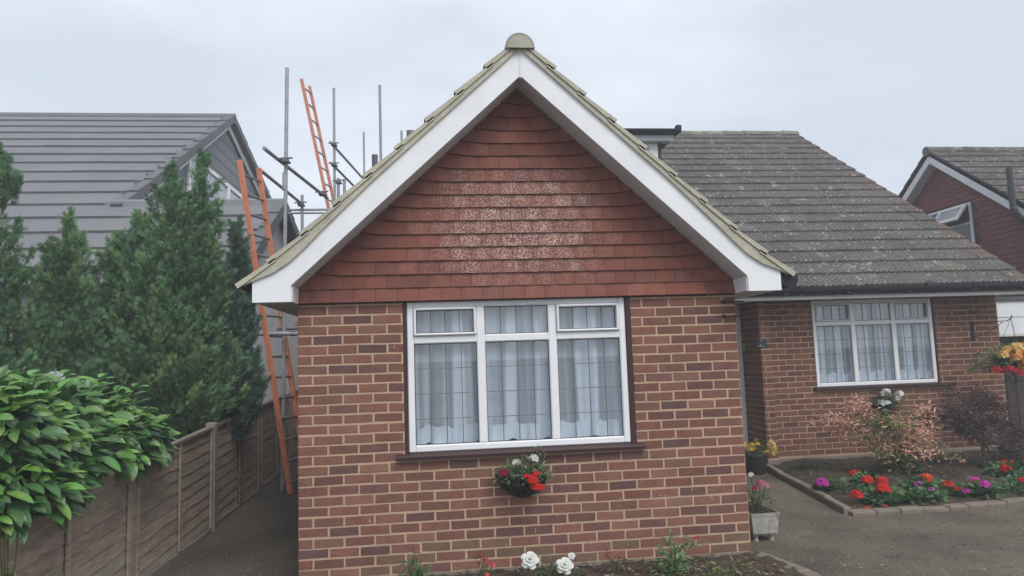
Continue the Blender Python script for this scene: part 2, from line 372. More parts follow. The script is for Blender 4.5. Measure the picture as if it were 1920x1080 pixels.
# porch recess between the wing and the pier
pc = MB(); pc.bbox((5.20, 3.96, .2), (5.326, 4.05, 2.38), WHITE); pc.bbox((4.35, 3.96, .2), (4.43, 4.05, 2.38), WHITE); pc.bbox((4.43, 3.965, 2.25), (5.2, 4.04, 2.38), WHITE)
dfr = pc.build('door_frame', M['upvc'], H)
pd = MB(); pd.box((4.43, 3.99, .2), (5.2, 4.03, 2.25), (.7,.71,.72))
for zz in (.35, 1.3): pd.bbox((4.53, 3.975, zz), (5.1, 3.99, zz+.75), (.66,.67,.68), .01)
door = pd.build('door', M['upvc'], H)
dh = MB(); dh.tube([(4.5,3.97,1.2),(4.5,3.93,1.2),(4.6,3.93,1.2)], .01, (.5,.45,.3)); dh.build('handle', M['steel'], door)
pw = MB(); pw.box((W, 3.96, .1), (4.35, 4.05, MT), (.2,.11,.09)); pw.build('porch_wall', M['mortar'], H)
bell = MB(); bell.bbox((5.308,3.86,1.74),(5.322,3.90,1.83),(.6,.55,.42)); bell.build('doorbell', M['upvc'], H)

# tile hung gable
s_in = .926; XC = W/2; ZA = 3.915
gx = lambda z: max(0, (z-2.300)/s_in)
tl = MB()
row = 0; z = 2.195
tl.prism([(0,TOPZ),(W,TOPZ),(W,2.35),(XC,3.95),(0,2.35)], 'y', .0, .06, (.10,.05,.04))
tl.box((0,-.022,2.187), (W, .02, 2.206), (.06,.035,.03))
while z < 3.88:
    g = .105; a0 = gx(z)-.03 if z > 2.3 else 0.0; a1 = W-a0
    x = -.165+(0 if row % 2 else .0825)+.01
    while x < a1:
        p, q = max(a0, x+.0013), min(a1, x+.1637); x += .165
        if q-p < .02: continue
        c = jit((.205,.073,.052), .08)
        if rnd.random() < .22: c = jit((.175,.067,.052), .10)
        xm = (p+q)/2
        lm = math.exp(-((xm-1.70)/.62)**4)*math.exp(-((z-2.72)/.42)**4)*rnd.uniform(.55, 1.15)
        if lm < .12 and rnd.random() < .2: lm += .12
        lift = lambda xx: 0.028*max(0, 1-(min(xx-a0, a1-xx))/.26)**1.3 if z > 2.3 else 0
        yt, yb, th = -.006, -.024+rnd.uniform(-.002,.002), .009
        if row == 0: yb = -.045
        n = 4; vs = []
        for k in range(n+1):
            xx = p+(q-p)*k/n; l = lift(xx); cv = -.003*(1-(2*k/n-1)**2)
            vs += [(xx, yb+th, z+l), (xx, yb+cv, z+l+.001), (xx, yt, z+g+.03+lift(xx))]
        fs = []; cc = []
        for k in range(n):
            i = k*3; fs += [(i+1, i+4, i+5, i+2), (i, i+3, i+4, i+1)]; edge = .66 if k in (0, n-1) else 1.0; cc += [(*c, min(1, lm*edge)), (*c, 0)]
        fs += [(0,1,2), (n*3, n*3+2, n*3+1)]; cc += [(*c,0)]*2
        tl.add(vs, fs, cc)
    z += g; row += 1
tl.build('tile_hanging', M['tile'], H)

# bargeboards with boxed ends
FY = -.27
mir = lambda pts: [(W-x, z) for x, z in pts]
BT = [(0, 4.135), (1.14, 3.088), (1.53, 2.70), (1.63, 2.592), (1.75, 2.478), (1.82, 2.424), (1.90, 2.388), (2.01, 2.348)]
bR = [(XC+a, b) for a, b in BT]+[ (XC+2.01, 2.190), (W, 2.190), (W, 2.308), (XC, ZA)]
for pts in (bR, mir(bR)[::-1]):
    mb = MB(); mb.prism(pts, 'y', FY, FY+.018, WHITE); mb.build('bargeboard', M['paint'], H)
cov = MB(); cov.bbox((XC-.006, FY-.004, ZA-.02), (XC+.006, FY-.0005, ZA+.215), (.74,.75,.77), .002); cov.build('joint_cover', M['paint'], H)
sf = MB()   # soffit boards behind the bargeboards and the box ends
def para(mb, p0, p1, t, y0, y1, col):
    mb.prism([p0, p1, (p1[0], p1[1]+t), (p0[0], p0[1]+t)], 'y', y0, y1, col)
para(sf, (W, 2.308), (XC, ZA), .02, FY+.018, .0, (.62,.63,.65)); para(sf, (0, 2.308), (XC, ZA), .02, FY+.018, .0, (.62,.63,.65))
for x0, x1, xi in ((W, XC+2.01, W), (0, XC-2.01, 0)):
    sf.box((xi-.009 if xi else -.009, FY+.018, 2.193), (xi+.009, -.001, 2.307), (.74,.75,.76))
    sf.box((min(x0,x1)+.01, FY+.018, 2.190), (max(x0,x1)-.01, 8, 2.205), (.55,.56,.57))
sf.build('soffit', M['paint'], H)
fs_ = MB()
for sgn in (1, -1):
    x = XC+sgn*2.0; fs_.box((x-.008, FY+.018, 2.20), (x+.008, 8 if sgn < 0 else 3.0, 2.36), (.03,.03,.035))
fs_.build('fascia', M['black'], H)

# wing roof: stepped courses; the tile ends and their bedding show along the verge
prof = [(0, 4.195)]
nrow = 7; g = 1.63/nrow
for i in range(1, nrow+1): prof.append((i*g, 4.195-i*g*.924))
prof += [(1.86, 2.490), (2.075, 2.318)]
def btop(x):
    for (p, q) in zip(BT[:-1], BT[1:]):
        if p[0] <= x <= q[0]: return p[1]+(q[1]-p[1])*(x-p[0])/(q[0]-p[0])
    return 2.348
VERGE = (.47,.45,.355); TILE = (.15,.13,.11)
rt = MB(); vg = MB()
for sgn in (1, -1):
    for (x0, z0_), (x1, z1_) in zip(prof[:-1], prof[1:]):
        dx, dz = x1-x0, z1_-z0_; L = math.hypot(dx, dz); nx_, nz_ = -dz/L, dx/L
        lo, hi = .036+rnd.uniform(-.003,.004), .006; ex = .035
        poly = [(x0-dx*.1, z0_-dz*.1-.02), (x1+dx/L*ex, z1_+dz/L*ex-.004), (x1+dx/L*ex+nx_*lo, z1_+dz/L*ex+nz_*lo), (x0-dx*.1+nx_*hi, z0_-dz*.1+nz_*hi)]
        pp = [(XC+sgn*a, b) for a, b in poly]
        rt.prism(pp, 'y', FY-.03, 9.6, TILE, VERGE)
        xm_ = (x0+x1)/2
        base = [(x0, z0_+.008), (x1, z1_+.006), (x1, min(btop(x1)-.004, z1_-.006)), (xm_, min(btop(xm_)-.004, (z0_+z1_)/2-.006)), (x0, btop(x0)-.004)]
        vg.prism([(XC+sgn*a, b) for a, b in base], 'y', FY-.020, FY+.03, VERGE)
    # under-slope board: closes the roof space
    und = [(0, 4.14), (1.66, 2.61), (2.03, 2.325), (2.0, 2.30), (1.6, 2.60), (0, 4.09)]
    rt.prism([(XC+sgn*a, b) for a, b in und], 'y', FY+.03, 9.6, (.1,.09,.08))
rf = rt.build('roof', M['buff'], H)
vg.build('verge_bedding', M['buff'], rf)
rg = MB()
n = 14
y = FY-.045
while y < 6:
    vs = []
    for yy, ra in ((y, .116), (y+.44, .108)):
        for k in range(n+1):
            a = pi*(k/n)*1.0; vs.append((XC+ra*cos(a), yy, 4.120+ra*1.06*sin(a)))
    fs = [(k, k+1, n+2+k, n+1+k) for k in range(n)]
    fs.append(tuple(range(n+1))[::-1]); rg.add(vs, fs, jit((.30,.29,.25),.08)); y += .43
rdg = rg.build('ridge_tiles', M['buff'], rf)
rb = MB(); vs = [(XC+.098*cos(pi*k/n), FY-.049, 4.120+.100*sin(pi*k/n)) for k in range(n+1)] + [(XC+.098*cos(pi*k/n), FY-.03, 4.120+.100*sin(pi*k/n)) for k in range(n+1)]
rb.add(vs, [tuple(range(n+1))]+[(k, n+1+k, n+2+k, k+1) for k in range(n)], (.42,.405,.34)); rb.build('ridge_bedding', M['buff'], rf)

# gutters of the wing (their round ends show beside the box ends)
def half_gutter(mb, p0, p1, rad, col=(.028,.029,.033), n=10):
    p0, p1 = Vector(p0), Vector(p1); t = (p1-p0).normalized(); a = t.cross(Vector((0,0,1))).normalized(); z = Vector((0,0,1))
    vs = []
    for p in (p0, p1):
        for rd in (rad, rad-.006):
            for k in range(n+1):
                an = pi+pi*k/n; vs.append(tuple(p+a*rd*cos(an)+z*rd*sin(an)))
    m = n+1; F = []
    for k in range(n):
        F += [(k, k+1, 2*m+k+1, 2*m+k), (m+k, 3*m+k, 3*m+k+1, m+k+1)]
    for e in (0, 2*m): F.append(tuple(range(e, e+m)))
    for k in (0, n): F.append((k, 2*m+k, 3*m+k, m+k))
    mb.add(vs, F, col)
for sgn, yend in ((1, 3.0), (-1, 8)):
    g_ = MB(); gy = FY+.03 if sgn > 0 else .30; half_gutter(g_, (XC+sgn*2.085, gy, 2.315), (XC+sgn*2.085, yend, 2.315), .068)
    if sgn > 0: g_.tube([(XC+sgn*2.092, FY+.020, 2.283), (XC+sgn*2.092, FY+.09, 2.283)], .073, (.03,.03,.034), 20)
    g_.build('gutter', M['black'], H)

# main roof: ribbed concrete tiles in courses
EY, EZ, RY, RZ = 3.03, 2.505, 8.65, 6.41; RX0, RX1 = .62, 9.02
tp = (RZ-EZ)/(RY-EY); sl = Vector((0, RY-EY, RZ-EZ)).normalized(); sn = Vector((0, -sl.z, sl.y)); LEN = math.hypot(RY-EY, RZ-EZ)
mr = MB(); NR = 20; gg = LEN/NR; tw = .30; rib = 4
for i in range(NR):
    xo = RX0-(tw/2 if i % 2 else 0)
    x = xo
    while x < RX1-.01:
        a, b = max(x, RX0), min(x+tw-.003, RX1); x += tw
        if b-a < .02: continue
        c = jit((.140,.133,.128), .06); e = rnd.uniform(-.004,.005)
        if rnd.random() < .04: c = jit((.178,.165,.145), .06)
        if a > RX1-.35 and rnd.random() < .7: c = jit((.165,.125,.112), .06)
        ns = max(2, round((b-a)/tw*24)); vs = []
        for k in range(ns+1):
            xx = a+(b-a)*k/ns; ph = ((xx-xo)/tw) % 1.0
            wv = .010*(1+cos(2*pi*ph*rib)) + (.006 if ph < .10 else 0)
            for (d, off) in ((i*gg-.03, .0+e), (i*gg-.03, .040+wv+e), ((i+1)*gg, .012+wv)):
                p = Vector((xx, EY, EZ))+sl*d+sn*off; vs.append(tuple(p))
        F = []
        for k in range(ns):
            q = k*3; F += [(q+1, q+4, q+5, q+2), (q, q+3, q+4, q+1)]
        F += [(0,1,2), (ns*3, ns*3+2, ns*3+1)]
        mr.add(vs, F, c)
mrf = mr.build('roof', M['rooftile'], H)
un = MB()   # roof boards and the rear slope
pl = [(EY+.02, EZ-.02), (RY, RZ-.012), (14.25, EZ-.02), (14.25, EZ-.10), (RY, RZ-.12), (EY+.02, EZ-.10)]
un.prism(pl, 'x', RX0+.02, RX1-.02, (.12,.11,.10)); un.build('roof_deck', M['rooftile'], mrf)
rg2 = MB(); x = RX0-.03
while x < RX1:
    vs = []
    lift = rnd.uniform(-.008,.008)
    for xx, ra in ((x, .120), (min(x+.445, RX1+.02), .112)):
        for k in range(n+1):
            a = pi*k/n; vs.append((xx, RY+ra*1.1*cos(a), RZ-.03+ra*sin(a)+lift))
    rg2.add(vs, [(k, k+1, n+2+k, n+1+k) for k in range(n)]+[tuple(range(n+1)), tuple(range(n+1, 2*n+2))], jit((.22,.21,.165),.12)); x += .45
rg2.build('ridge_tiles', M['rooftile'], mrf)
ve = MB()
for i in range(NR):   # undercloak bedding along the right verge
    p = Vector((0, EY, EZ))+sl*(i*gg); q = Vector((0, EY, EZ))+sl*((i+1)*gg-.006)
    ve.prism([(p.y-sn.y*.06, p.z-sn.z*.06), (q.y-sn.y*.06, q.z-sn.z*.06), (q.y+sn.y*.02, q.z+sn.z*.02), (p.y+sn.y*.04, p.z+sn.z*.04)], 'x', RX1+.002, RX1+.022, jit((.20,.165,.14),.1))
ve.build('verge_bedding', M['rooftile'], mrf)
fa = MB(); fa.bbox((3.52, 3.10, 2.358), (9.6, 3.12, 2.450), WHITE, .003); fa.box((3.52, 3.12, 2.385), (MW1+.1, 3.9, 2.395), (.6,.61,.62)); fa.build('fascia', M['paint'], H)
gu = MB(); half_gutter(gu, (3.75, 3.020, 2.492), (9.6, 3.020, 2.492), .070)
for x in (4.6, 5.5, 6.35, 7.2, 8.1, 8.95): gu.bbox((x-.03, 2.945, 2.412), (x+.03, 3.098, 2.436), (.028,.029,.033), .005)
for x in (5.1, 7.5): gu.tube([(x-.05,3.02,2.49),(x+.05,3.02,2.49)], .074, (.025,.025,.028), 14)
gu.build('gutter', M['black'], H)
# stray wires under the fascia corner and the two hooks on the wing's corner
wi = MB()
wi.tube([(3.62,3.0,2.36),(3.9,3.05,2.33),(4.3,3.1,2.385),(4.6,3.13,2.41),(4.75,3.14,2.36)], .005, (.04,.04,.04), 5)
wi.tube([(4.55,3.12,2.36),(4.65,3.12,2.42),(4.85,3.13,2.42),(4.9,3.13,2.35)], .005, (.04,.04,.04), 5)
wi.tube([(4.95,3.12,2.35),(5.02,3.12,2.43),(5.08,3.12,2.36)], .005, (.04,.04,.04), 5); wi.build('cable', M['black'], H)
for z_ in (2.13, 2.01):
    hk = MB(); hk.tube([(3.375,-.002,z_),(3.375,-.05,z_),(3.44,-.06,z_-.002),(3.53,-.05,z_-.004)], .006, (.03,.025,.025), 6); hk.tube([(3.375,-.001,z_),(3.375,-.02,z_)], .016, (.05,.04,.04), 10); hk.build('wall_hook', M['black'], H)

# windows
def window(parent, x0, x1, z0, z1, y, tz, mull, sash, seed, room=.9, lead_rows=4, top_rows=1, fw=.052):
    """frame of white sections, leaded panes, and a net curtain in folds behind; mull = mullion centres, tz = transom height"""
    k = random.Random(seed)
    fr = MB(); d0, d1 = y, y+.07
    fr.bbox((x0, d0, z0), (x0+fw, d1, z1), WHITE, .008); fr.bbox((x1-fw, d0, z0), (x1, d1, z1), WHITE, .008)
    fr.bbox((x0+fw, d0+.001, z0), (x1-fw, d1, z0+fw), WHITE, .008); fr.bbox((x0+fw, d0+.001, z1-fw), (x1-fw, d1, z1), WHITE, .008)
    xs = [x0+fw/2]+mull+[x1-fw/2]
    for m_ in mull: fr.bbox((m_-.033, d0+.002, z0+fw), (m_+.033, d1, z1-fw), WHITE, .008)
    lights = []
    for a, b in zip(xs[:-1], xs[1:]):
        l = a+(fw/2 if a == xs[0] else .033); r_ = b-(fw/2 if b == xs[-1] else .033)
        fr.bbox((l, d0+.003, tz-.03), (r_, d1, tz+.03), WHITE, .008)
        lights.append((l, r_))
    F = fr.build('window_frame', M['upvc'], parent)
    for i, (l, r_) in enumerate(lights):
        for (b, t, rows, top) in ((z0+fw, tz-.03, lead_rows, 0), (tz+.03, z1-fw, top_rows, 1)):
            a_, b_, c_, d_ = l, r_, b, t
            if top and i in sash:
                sa = MB(); q = .020
                sa.bbox((l+.002, d0-.022, b+.002), (l+q, d0+.05, t-.002), WHITE, .007); sa.bbox((r_-q, d0-.022, b+.002), (r_-.002, d0+.05, t-.002), WHITE, .007)
                sa.bbox((l+q, d0-.021, b+.002), (r_-q, d0+.05, b+q), WHITE, .007); sa.bbox((l+q, d0-.021, t-q), (r_-q, d0+.05, t-.002), WHITE, .007)
                sa.build('sash', M['upvc'], F); a_, b_, c_, d_ = l+q, r_-q, b+q, t-q
            gl = MB(); yy = d0+.03; gl.quad((a_, yy, c_), (b_, yy, c_), (b_, yy, d_), (a_, yy, d_), (1,1,1)); gl.build('pane', GLASS, F)
            gk = MB(); e = .006
            for (p, q_) in (((a_, c_), (a_+e, d_)), ((b_-e, c_), (b_, d_)), ((a_+e, c_), (b_-e, c_+e)), ((a_+e, d_-e), (b_-e, d_))):
                gk.box((p[0], yy-.006, p[1]), (q_[0], yy-.002, q_[1]), (.05,.05,.055))
            for j in range(1, 4):
                X = a_+(b_-a_)*j/4; gk.box((X-.0035, yy-.0050, c_+e), (X+.0035, yy-.0015, d_-e), (.12,.135,.155))
            for j in range(1, rows):
                Z = c_+(d_-c_)*j/rows; gk.box((a_+e, yy-.0042, Z-.0030), (b_-e, yy-.0012, Z+.0030), (.16,.175,.20))
            gk.build('leading', M['lead'], F)
    # curtain
    cu = MB(); yc = y+.105; nx, nz = 240, 16; ph = [k.uniform(0, 6.3) for _ in range(8)]; vs = []
    bot = z0+fw-.012
    def fold(t, v):
        x = x0+t*(x1-x0)
        a = .015*sin(30*x+2.2*sin(5*x+ph[0])+ph[1]+.25*v*sin(9*x+ph[4]))+.0045*sin(83*x+ph[2]+.5*v*sin(4*x))+.012*sin(13*x+ph[3])
        return a
    ops = []
    for j in range(nz+1):
        v = j/nz
        for i in range(nx+1):
            t = i/nx; x = x0+t*(x1-x0)
            zb = bot+.012*sin(20*x+ph[5])+.010*sin(47*x+ph[6])
            zz = zb+(z1-zb)*v
            vs.append((x+.006*sin(30*x+3*v), yc+fold(t, v)*(1.25-.45*v), zz))
    fs = []; cc = []
    strip = [k.random() for _ in range(60)]
    for j in range(nz):
        for i in range(nx):
            v = (j+.5)/nz; x = x0+(i+.5)/nx*(x1-x0)+.012*sin(2.5*(j/nz)+i*.07)
            s_ = (sin(24*x+1.7*sin(6*x+ph[1])+ph[7])+.7*sin(57*x+ph[2]))
            al = .74+.26*max(-1, min(1, 1.5*s_)); c = (.80,.865,.95)
            if v < .155: al = max(al, .70)+.25
            fs.append((j*(nx+1)+i, j*(nx+1)+i+1, (j+1)*(nx+1)+i+1, (j+1)*(nx+1)+i)); cc.append((*c, min(.985, max(.5, al))))
    cu.add(vs, fs, cc); cu.build('net_curtain', NET, F, smooth=True)
    rm = MB()   # the room behind
    X0, X1, Z0, Z1, Y0, Y1 = x0-.25, x1+.25, max(.25, z0-.5), z1+.0, y+.1, y+room
    gcol = (.16,.165,.175)
    rm.quad((X0,Y1,Z0),(X1,Y1,Z0),(X1,Y1,Z1),(X0,Y1,Z1), gcol); rm.quad((X0,Y0,Z0),(X0,Y1,Z0),(X0,Y1,Z1),(X0,Y0,Z1), gcol); rm.quad((X1,Y0,Z0),(X1,Y1,Z0),(X1,Y1,Z1),(X1,Y0,Z1), gcol)
    rm.quad((X0,Y0,Z0),(X1,Y0,Z0),(X1,Y1,Z0),(X0,Y1,Z0), gcol); rm.quad((X0,Y0,Z1),(X1,Y0,Z1),(X1,Y1,Z1),(X0,Y1,Z1), gcol)
    for a, b in ((X0, x0), (x1, X1)): rm.quad((a,Y0,Z0),(b,Y0,Z0),(b,Y0,Z1),(a,Y0,Z1), gcol)
    rm.quad((x0,Y0,Z0),(x1,Y0,Z0),(x1,Y0,z0),(x0,Y0,z0), gcol)
    rm.build('room_interior', M['room'], F)
    return F
FW = window(H, .818, 2.556, 1.036, 2.195, .012, 1.893, [1.391, 1.962], (0, 2), 3)
DKW = (.050,.022,.022)
sr = MB(); sr.bbox((wx0-.002, .004, 1.03), (.816, .11, 2.232), DKW, .003); sr.bbox((2.558, .004, 1.03), (wx1+.002, .11, 2.232), DKW, .003); sr.bbox((.816, .004, 2.197), (2.558, .11, 2.232), DKW, .003)
sr.build('window_surround', M['darkwood'], FW)
si = MB(); si.prism([(-.055,.990),(.11,.990),(.11,1.034),(.012,1.034),(-.052,1.022),(-.058,1.012)], 'x', .728, 2.655, DKW)
si.build('sill', M['darkwood'], FW)
RW = window(H, 6.14, 7.905, 1.20, 2.372, 3.512, 2.052, [6.728, 7.325], (0, 2), 11, lead_rows=4)
sr = MB(); sr.bbox((ox0-.002, 3.504, 1.19), (6.138, 3.6, 2.372), DKW, .003); sr.build('window_surround', M['darkwood'], RW); sr = MB(); sr.bbox((7.907, 3.504, 1.19), (7.965, 3.6, 2.372), DKW, .003); sr.build('window_surround', M['darkwood'], RW)
si = MB(); si.bbox((6.08, 3.45, 1.155), (8.12, 3.6, 1.198), DKW, .006); si.build('sill', M['darkwood'], RW)

# flat roofed dormer behind the wing's right slope
D = MB(); D.box((2.3, 5.55, 4.2), (2.45, 8.0, 5.30), (.11,.045,.04)); D.box((4.817, 5.565, 4.2), (4.87, 8.0, 5.30), (.11,.045,.04)); D.box((2.45, 5.60, 4.2), (4.80, 5.65, 4.78), (.11,.045,.04))
dc = D.build('dormer_wall', M['tile'], H)
D = MB(); D.bbox((2.1, 5.36, 5.33), (5.12, 8.1, 5.40), (.045,.048,.055), .01); D.build('dormer_roof', M['lead'], dc)
D = MB(); D.bbox((2.1, 5.42, 5.235), (5.05, 5.44, 5.33), (.50,.52,.55), .003); D.box((2.1,5.44,5.24),(5.0,5.6,5.25),(.45,.47,.5)); D.build('fascia', M['paint'], dc)
D = MB(); half_gutter(D, (2.1, 5.345, 5.40), (5.14, 5.345, 5.40), .055); D.bbox((5.06,5.30,5.35),(5.15,5.40,5.47),(.03,.03,.034),.01); D.build('gutter', M['black'], dc)
D = MB()
for a, b in ((2.45, 2.51), (3.6, 3.66), (4.66, 4.815)): D.bbox((a, 5.57, 4.78), (b, 5.63, 5.235), WHITE)
D.bbox((2.51, 5.571, 5.18), (4.66, 5.63, 5.235), WHITE); D.bbox((2.51, 5.571, 4.78), (4.66, 5.63, 4.84), WHITE); dw = D.build('window_frame', M['upvc'], dc)
D = MB(); D.quad((2.51,5.60,4.84),(4.66,5.60,4.84),(4.66,5.60,5.18),(2.51,5.60,5.18),(1,1,1)); D.build('pane', GLASS, dw)
D = MB(); D.quad((2.46,5.9,4.7),(4.79,5.9,4.7),(4.79,5.9,5.29),(2.46,5.9,5.29),(.1,.1,.11)); D.build('room_interior', M['room'], dw)

# number plate
NP = thing('house_number_sign', 'small slate grey sign with a white number 3 on the brick pier', 'sign', (5.335, 3.39, 1.81))
q = MB(); q.bbox((5.263+.0, 3.383, 1.762), (5.405, 3.393, 1.862), (.022,.030,.045), .003); q.build('plate', M['black'], NP)
q = MB()
def stroke3(mb, cx, y, z0, hgt, wid, t, col):
    pts = []
    r1 = hgt*.25
    for k in range(13):
        a = R_(150-k*(240/12)); pts.append((cx-.0+wid*.5*cos(a)*.9, z0+hgt-r1+r1*sin(a)*.98))
    for k in range(13):
        a = R_(88-k*(238/12)); pts.append((cx+wid*.55*cos(a), z0+r1*1.05+r1*1.05*sin(a)))
    for (a, b) in zip(pts[:-1], pts[1:]):
        d = Vector((b[0]-a[0], b[1]-a[1])); 
        if d.length < 1e-6: continue
        d.normalize(); nn = Vector((-d.y, d.x))*t/2; e = d*t*.25
        P = [(a[0]-e.x+nn.x, a[1]-e.y+nn.y), (b[0]+e.x+nn.x, b[1]+e.y+nn.y), (b[0]+e.x-nn.x, b[1]+e.y-nn.y), (a[0]-e.x-nn.x, a[1]-e.y-nn.y)]
        mb.add([(p[0], y, p[1]) for p in P], [(0,1,2,3)], col)
stroke3(q, 5.336, 3.3812, 1.784, .070, .046, .015, (.75,.75,.72)); q.build('number', M['paint'], NP)
q = MB()
for i in range(9): q.box((5.289+i*.011, 3.3812, 1.771), (5.289+i*.011+rnd.uniform(.005,.009), 3.3828, 1.7785), (.42,.43,.43))
q.build('small_lettering', M['paint'], NP)

# ------------------------------------------------------------------ grey roofed house on the left
A = thing('grey_roofed_house', 'neighbouring house with a smooth grey tiled roof and grey clad gable', 'house', (-6, 8, .1))
th = math.tan(R_(31)); LY, LZ = 4.0, 3.074; AY, AZ = 12.32, 3.074+8.32*math.tan(R_(31)); VX, XX = -3.93, -1.40
LYm, LZm = 6.24, 3.074+2.24*th
slp = Vector((0, cos(R_(31)), sin(R_(31)))); snn = Vector((0, -sin(R_(31)), cos(R_(31)))); SL = (AY-LY)/cos(R_(31)); NRW = 15; g3 = SL/NRW
rr_ = MB()
for i in range(NRW):
    d0_ = i*g3; mid = LZ+(i+.5)*g3*sin(R_(31)); xr = XX if d0_+g3*.7 < (LYm-LY)/cos(R_(31)) else VX
    x = -24-(i % 2)*.45
    while x < xr-.01:
        a, b = x, min(x+.897, xr); x += .9
        if b <= a+.02: continue
        e = rnd.uniform(-.003,.003); P = []
        for (d, off) in ((d0_-.03, .0), (d0_-.03, .052+e), (d0_+g3+.005, .012)):
            for X in (a, b): P.append(tuple(Vector((X, LY, LZ))+slp*d+snn*off))
        rr_.add(P, [(2,3,5,4),(0,1,3,2),(1,3,5),(0,4,2)], jit((.172,.172,.186), .035))
bs = math.tan(R_(17))
lr = rr_.build('roof', M['slate'], A)
rb_ = MB()
rb_.prism([(LY+.03, LZ-.005), (AY, AZ-.01), (AY+8, AZ-8*bs), (AY+8, AZ-8*bs-.1), (AY, AZ-.14), (LY+.03, LZ-.12)], 'x', -24, VX-.02, (.09,.09,.10))
rb_.prism([(LY+.03, LZ-.005), (LYm, LZm-.01), (LYm+6, LZm-6*bs), (LYm+6, LZm-6*bs-.1), (LYm, LZm-.14), (LY+.03, LZ-.12)], 'x', VX-.1, XX-.02, (.09,.09,.10)); rb_.build('roof_deck', M['slate'], lr)
rv = MB()  # dry verge units: stepped dark edge along both gables
def verge(y0, z0, y1, z1, X, nseg, col=(.13,.132,.142)):
    for i in range(nseg):
        p = (y0+(y1-y0)*i/nseg, z0+(z1-z0)*i/nseg); q = (y0+(y1-y0)*(i+1.06)/nseg, z0+(z1-z0)*(i+1.06)/nseg)
        L = math.hypot(q[0]-p[0], q[1]-p[1]); nn = Vector((-(q[1]-p[1])/L, (q[0]-p[0])/L)); 
        if nn.y < 0: nn = -nn
        a, b = .075, .045
        rv.prism([(p[0]-nn.x*.12, p[1]-nn.y*.12), (q[0]-nn.x*.12, q[1]-nn.y*.12), (q[0]+nn.x*b, q[1]+nn.y*b), (p[0]+nn.x*a, p[1]+nn.y*a)], 'x', X-.14, X+.02+.004*(i%2), jit(col,.06))
verge(LYm-.15, LZm-.15*th, AY, AZ, VX, 10); verge(AY+5.5, AZ-5.5*bs, AY, AZ, VX, 9); rv.build('verge_trim', M['slate'], lr)
rv = MB(); verge(LY, LZ, LYm, LZm, XX, 4); verge(LYm+4, LZm-4*bs, LYm, LZm, XX, 6); rv.build('verge_trim', M['slate'], lr)
rv = MB(); x = -24
while x < VX:
    e = min(x+.452, VX+.03); rv.prism([(AY-.15,AZ-.05),(AY-.10,AZ+.045),(AY,AZ+.085),(AY+.10,AZ+.045),(AY+.15,AZ-.05)], 'x', x, e, jit((.15,.152,.165),.04)); x += .455
rv.build('ridge_tiles', M['slate'], lr)
rv = MB(); x = VX-.25
while x < XX:
    e = min(x+.452, XX+.02); rv.prism([(LYm-.13,LZm-.07),(LYm-.11,LZm+.035),(LYm,LZm+.085),(LYm+.10,LZm+.03),(LYm+.12,LZm-.08)], 'x', x, e, jit((.20,.205,.22),.04)); x += .455
rv.build('ledge_tiles', M['slate'], lr)
gw = MB()
gw.prism([(LYm, LZm), (AY, AZ-.16), (AY+7, AZ-7*bs-.16), (AY+7, LZm)], 'x', VX-.32, VX-.22, (.16,.165,.18))
zz = LZm+.05
while zz < AZ-.3:   # horizontal cladding boards with shadow gaps
    ya = LYm+max(0, (zz-LZm)/th)+.3; yb = AY+min(7, (AZ-zz)/bs)-.3
    if yb-ya > .3: gw.prism([(0, zz), (0, zz+.28), (0, zz+.28)], 'x', VX-.22, VX-.215, (.16,.165,.18)); gw.box((VX-.22, ya, zz), (VX-.20, yb, zz+.27), jit((.185,.19,.21), .04))
    zz += .29
gw.build('gable_cladding', M['grey'], A)
gb = MB()   # white bargeboards under the verges
def barge(y0, z0, y1, z1, X, dp=.20):
    gb.prism([(y0, z0-.10), (y1, z1-.10), (y1, z1-.10-dp), (y0, z0-.10-dp)], 'x', X-.035, X-.008, (.72,.74,.77))
barge(LYm+.3, LZm+.3*th, AY, AZ, VX-.12, .22); barge(AY+5.5, AZ-5.5*bs, AY, AZ, VX-.12, .22)
gb.build('bargeboard', M['paint'], A)
lw = MB()
lw.prism([(LY+.4, .0), (LY+.4, LZ+.2), (LYm, LZm-.14), (LYm+5, LZm-5*bs-.14), (LYm+5, .0)], 'x', XX-.30, XX-.20, (.62,.63,.645))
lw.box((-24, LY+.4, .0), (XX-.30, LY+.5, LZ-.05), (.55,.56,.575)); lw.box((-24, AY+6, 0), (VX-.3, AY+6.1, 4), (.5,.5,.5)); lw.build('wall', M['render'], A)
lg = MB(); half_gutter(lg, (-24, LY-.06, LZ-.01), (XX-.02, LY-.06, LZ-.01), .065, (.07,.072,.08)); lg.box((-24, LY+.0, LZ-.2), (XX-.05, LY+.025, LZ-.03), (.65,.67,.69)); lg.build('gutter', M['black'], A)
WX = VX-.20
lf = MB()
Y0, Y1, Z0_, Z1_ = 9.6, 14.2, 5.25, 6.36
for (a, b, c, d) in [(Y0, Y0+.1, Z0_, Z1_), (Y1-.1, Y1, Z0_, Z1_), (12.35, 12.55, Z0_+.1, Z1_-.1), (Y0+.1, Y1-.1, Z0_, Z0_+.1), (Y0+.1, Y1-.1, Z1_-.1, Z1_)]: lf.bbox((WX+.005, a, c), (WX+.06, b, d), WHITE)
lfo = lf.build('window_frame', M['upvc'], A)
lp = MB(); lp.quad((WX+.02, Y0+.1, Z0_+.1), (WX+.02, Y1-.1, Z0_+.1), (WX+.02, Y1-.1, Z1_-.1), (WX+.02, Y0+.1, Z1_-.1), (.34,.37,.41)); lp.build('pane', mat('far_window_glass', .08, .6, (2,.15)), lfo)
dw_ = MB()   # ground floor window seen in slivers between the conifers
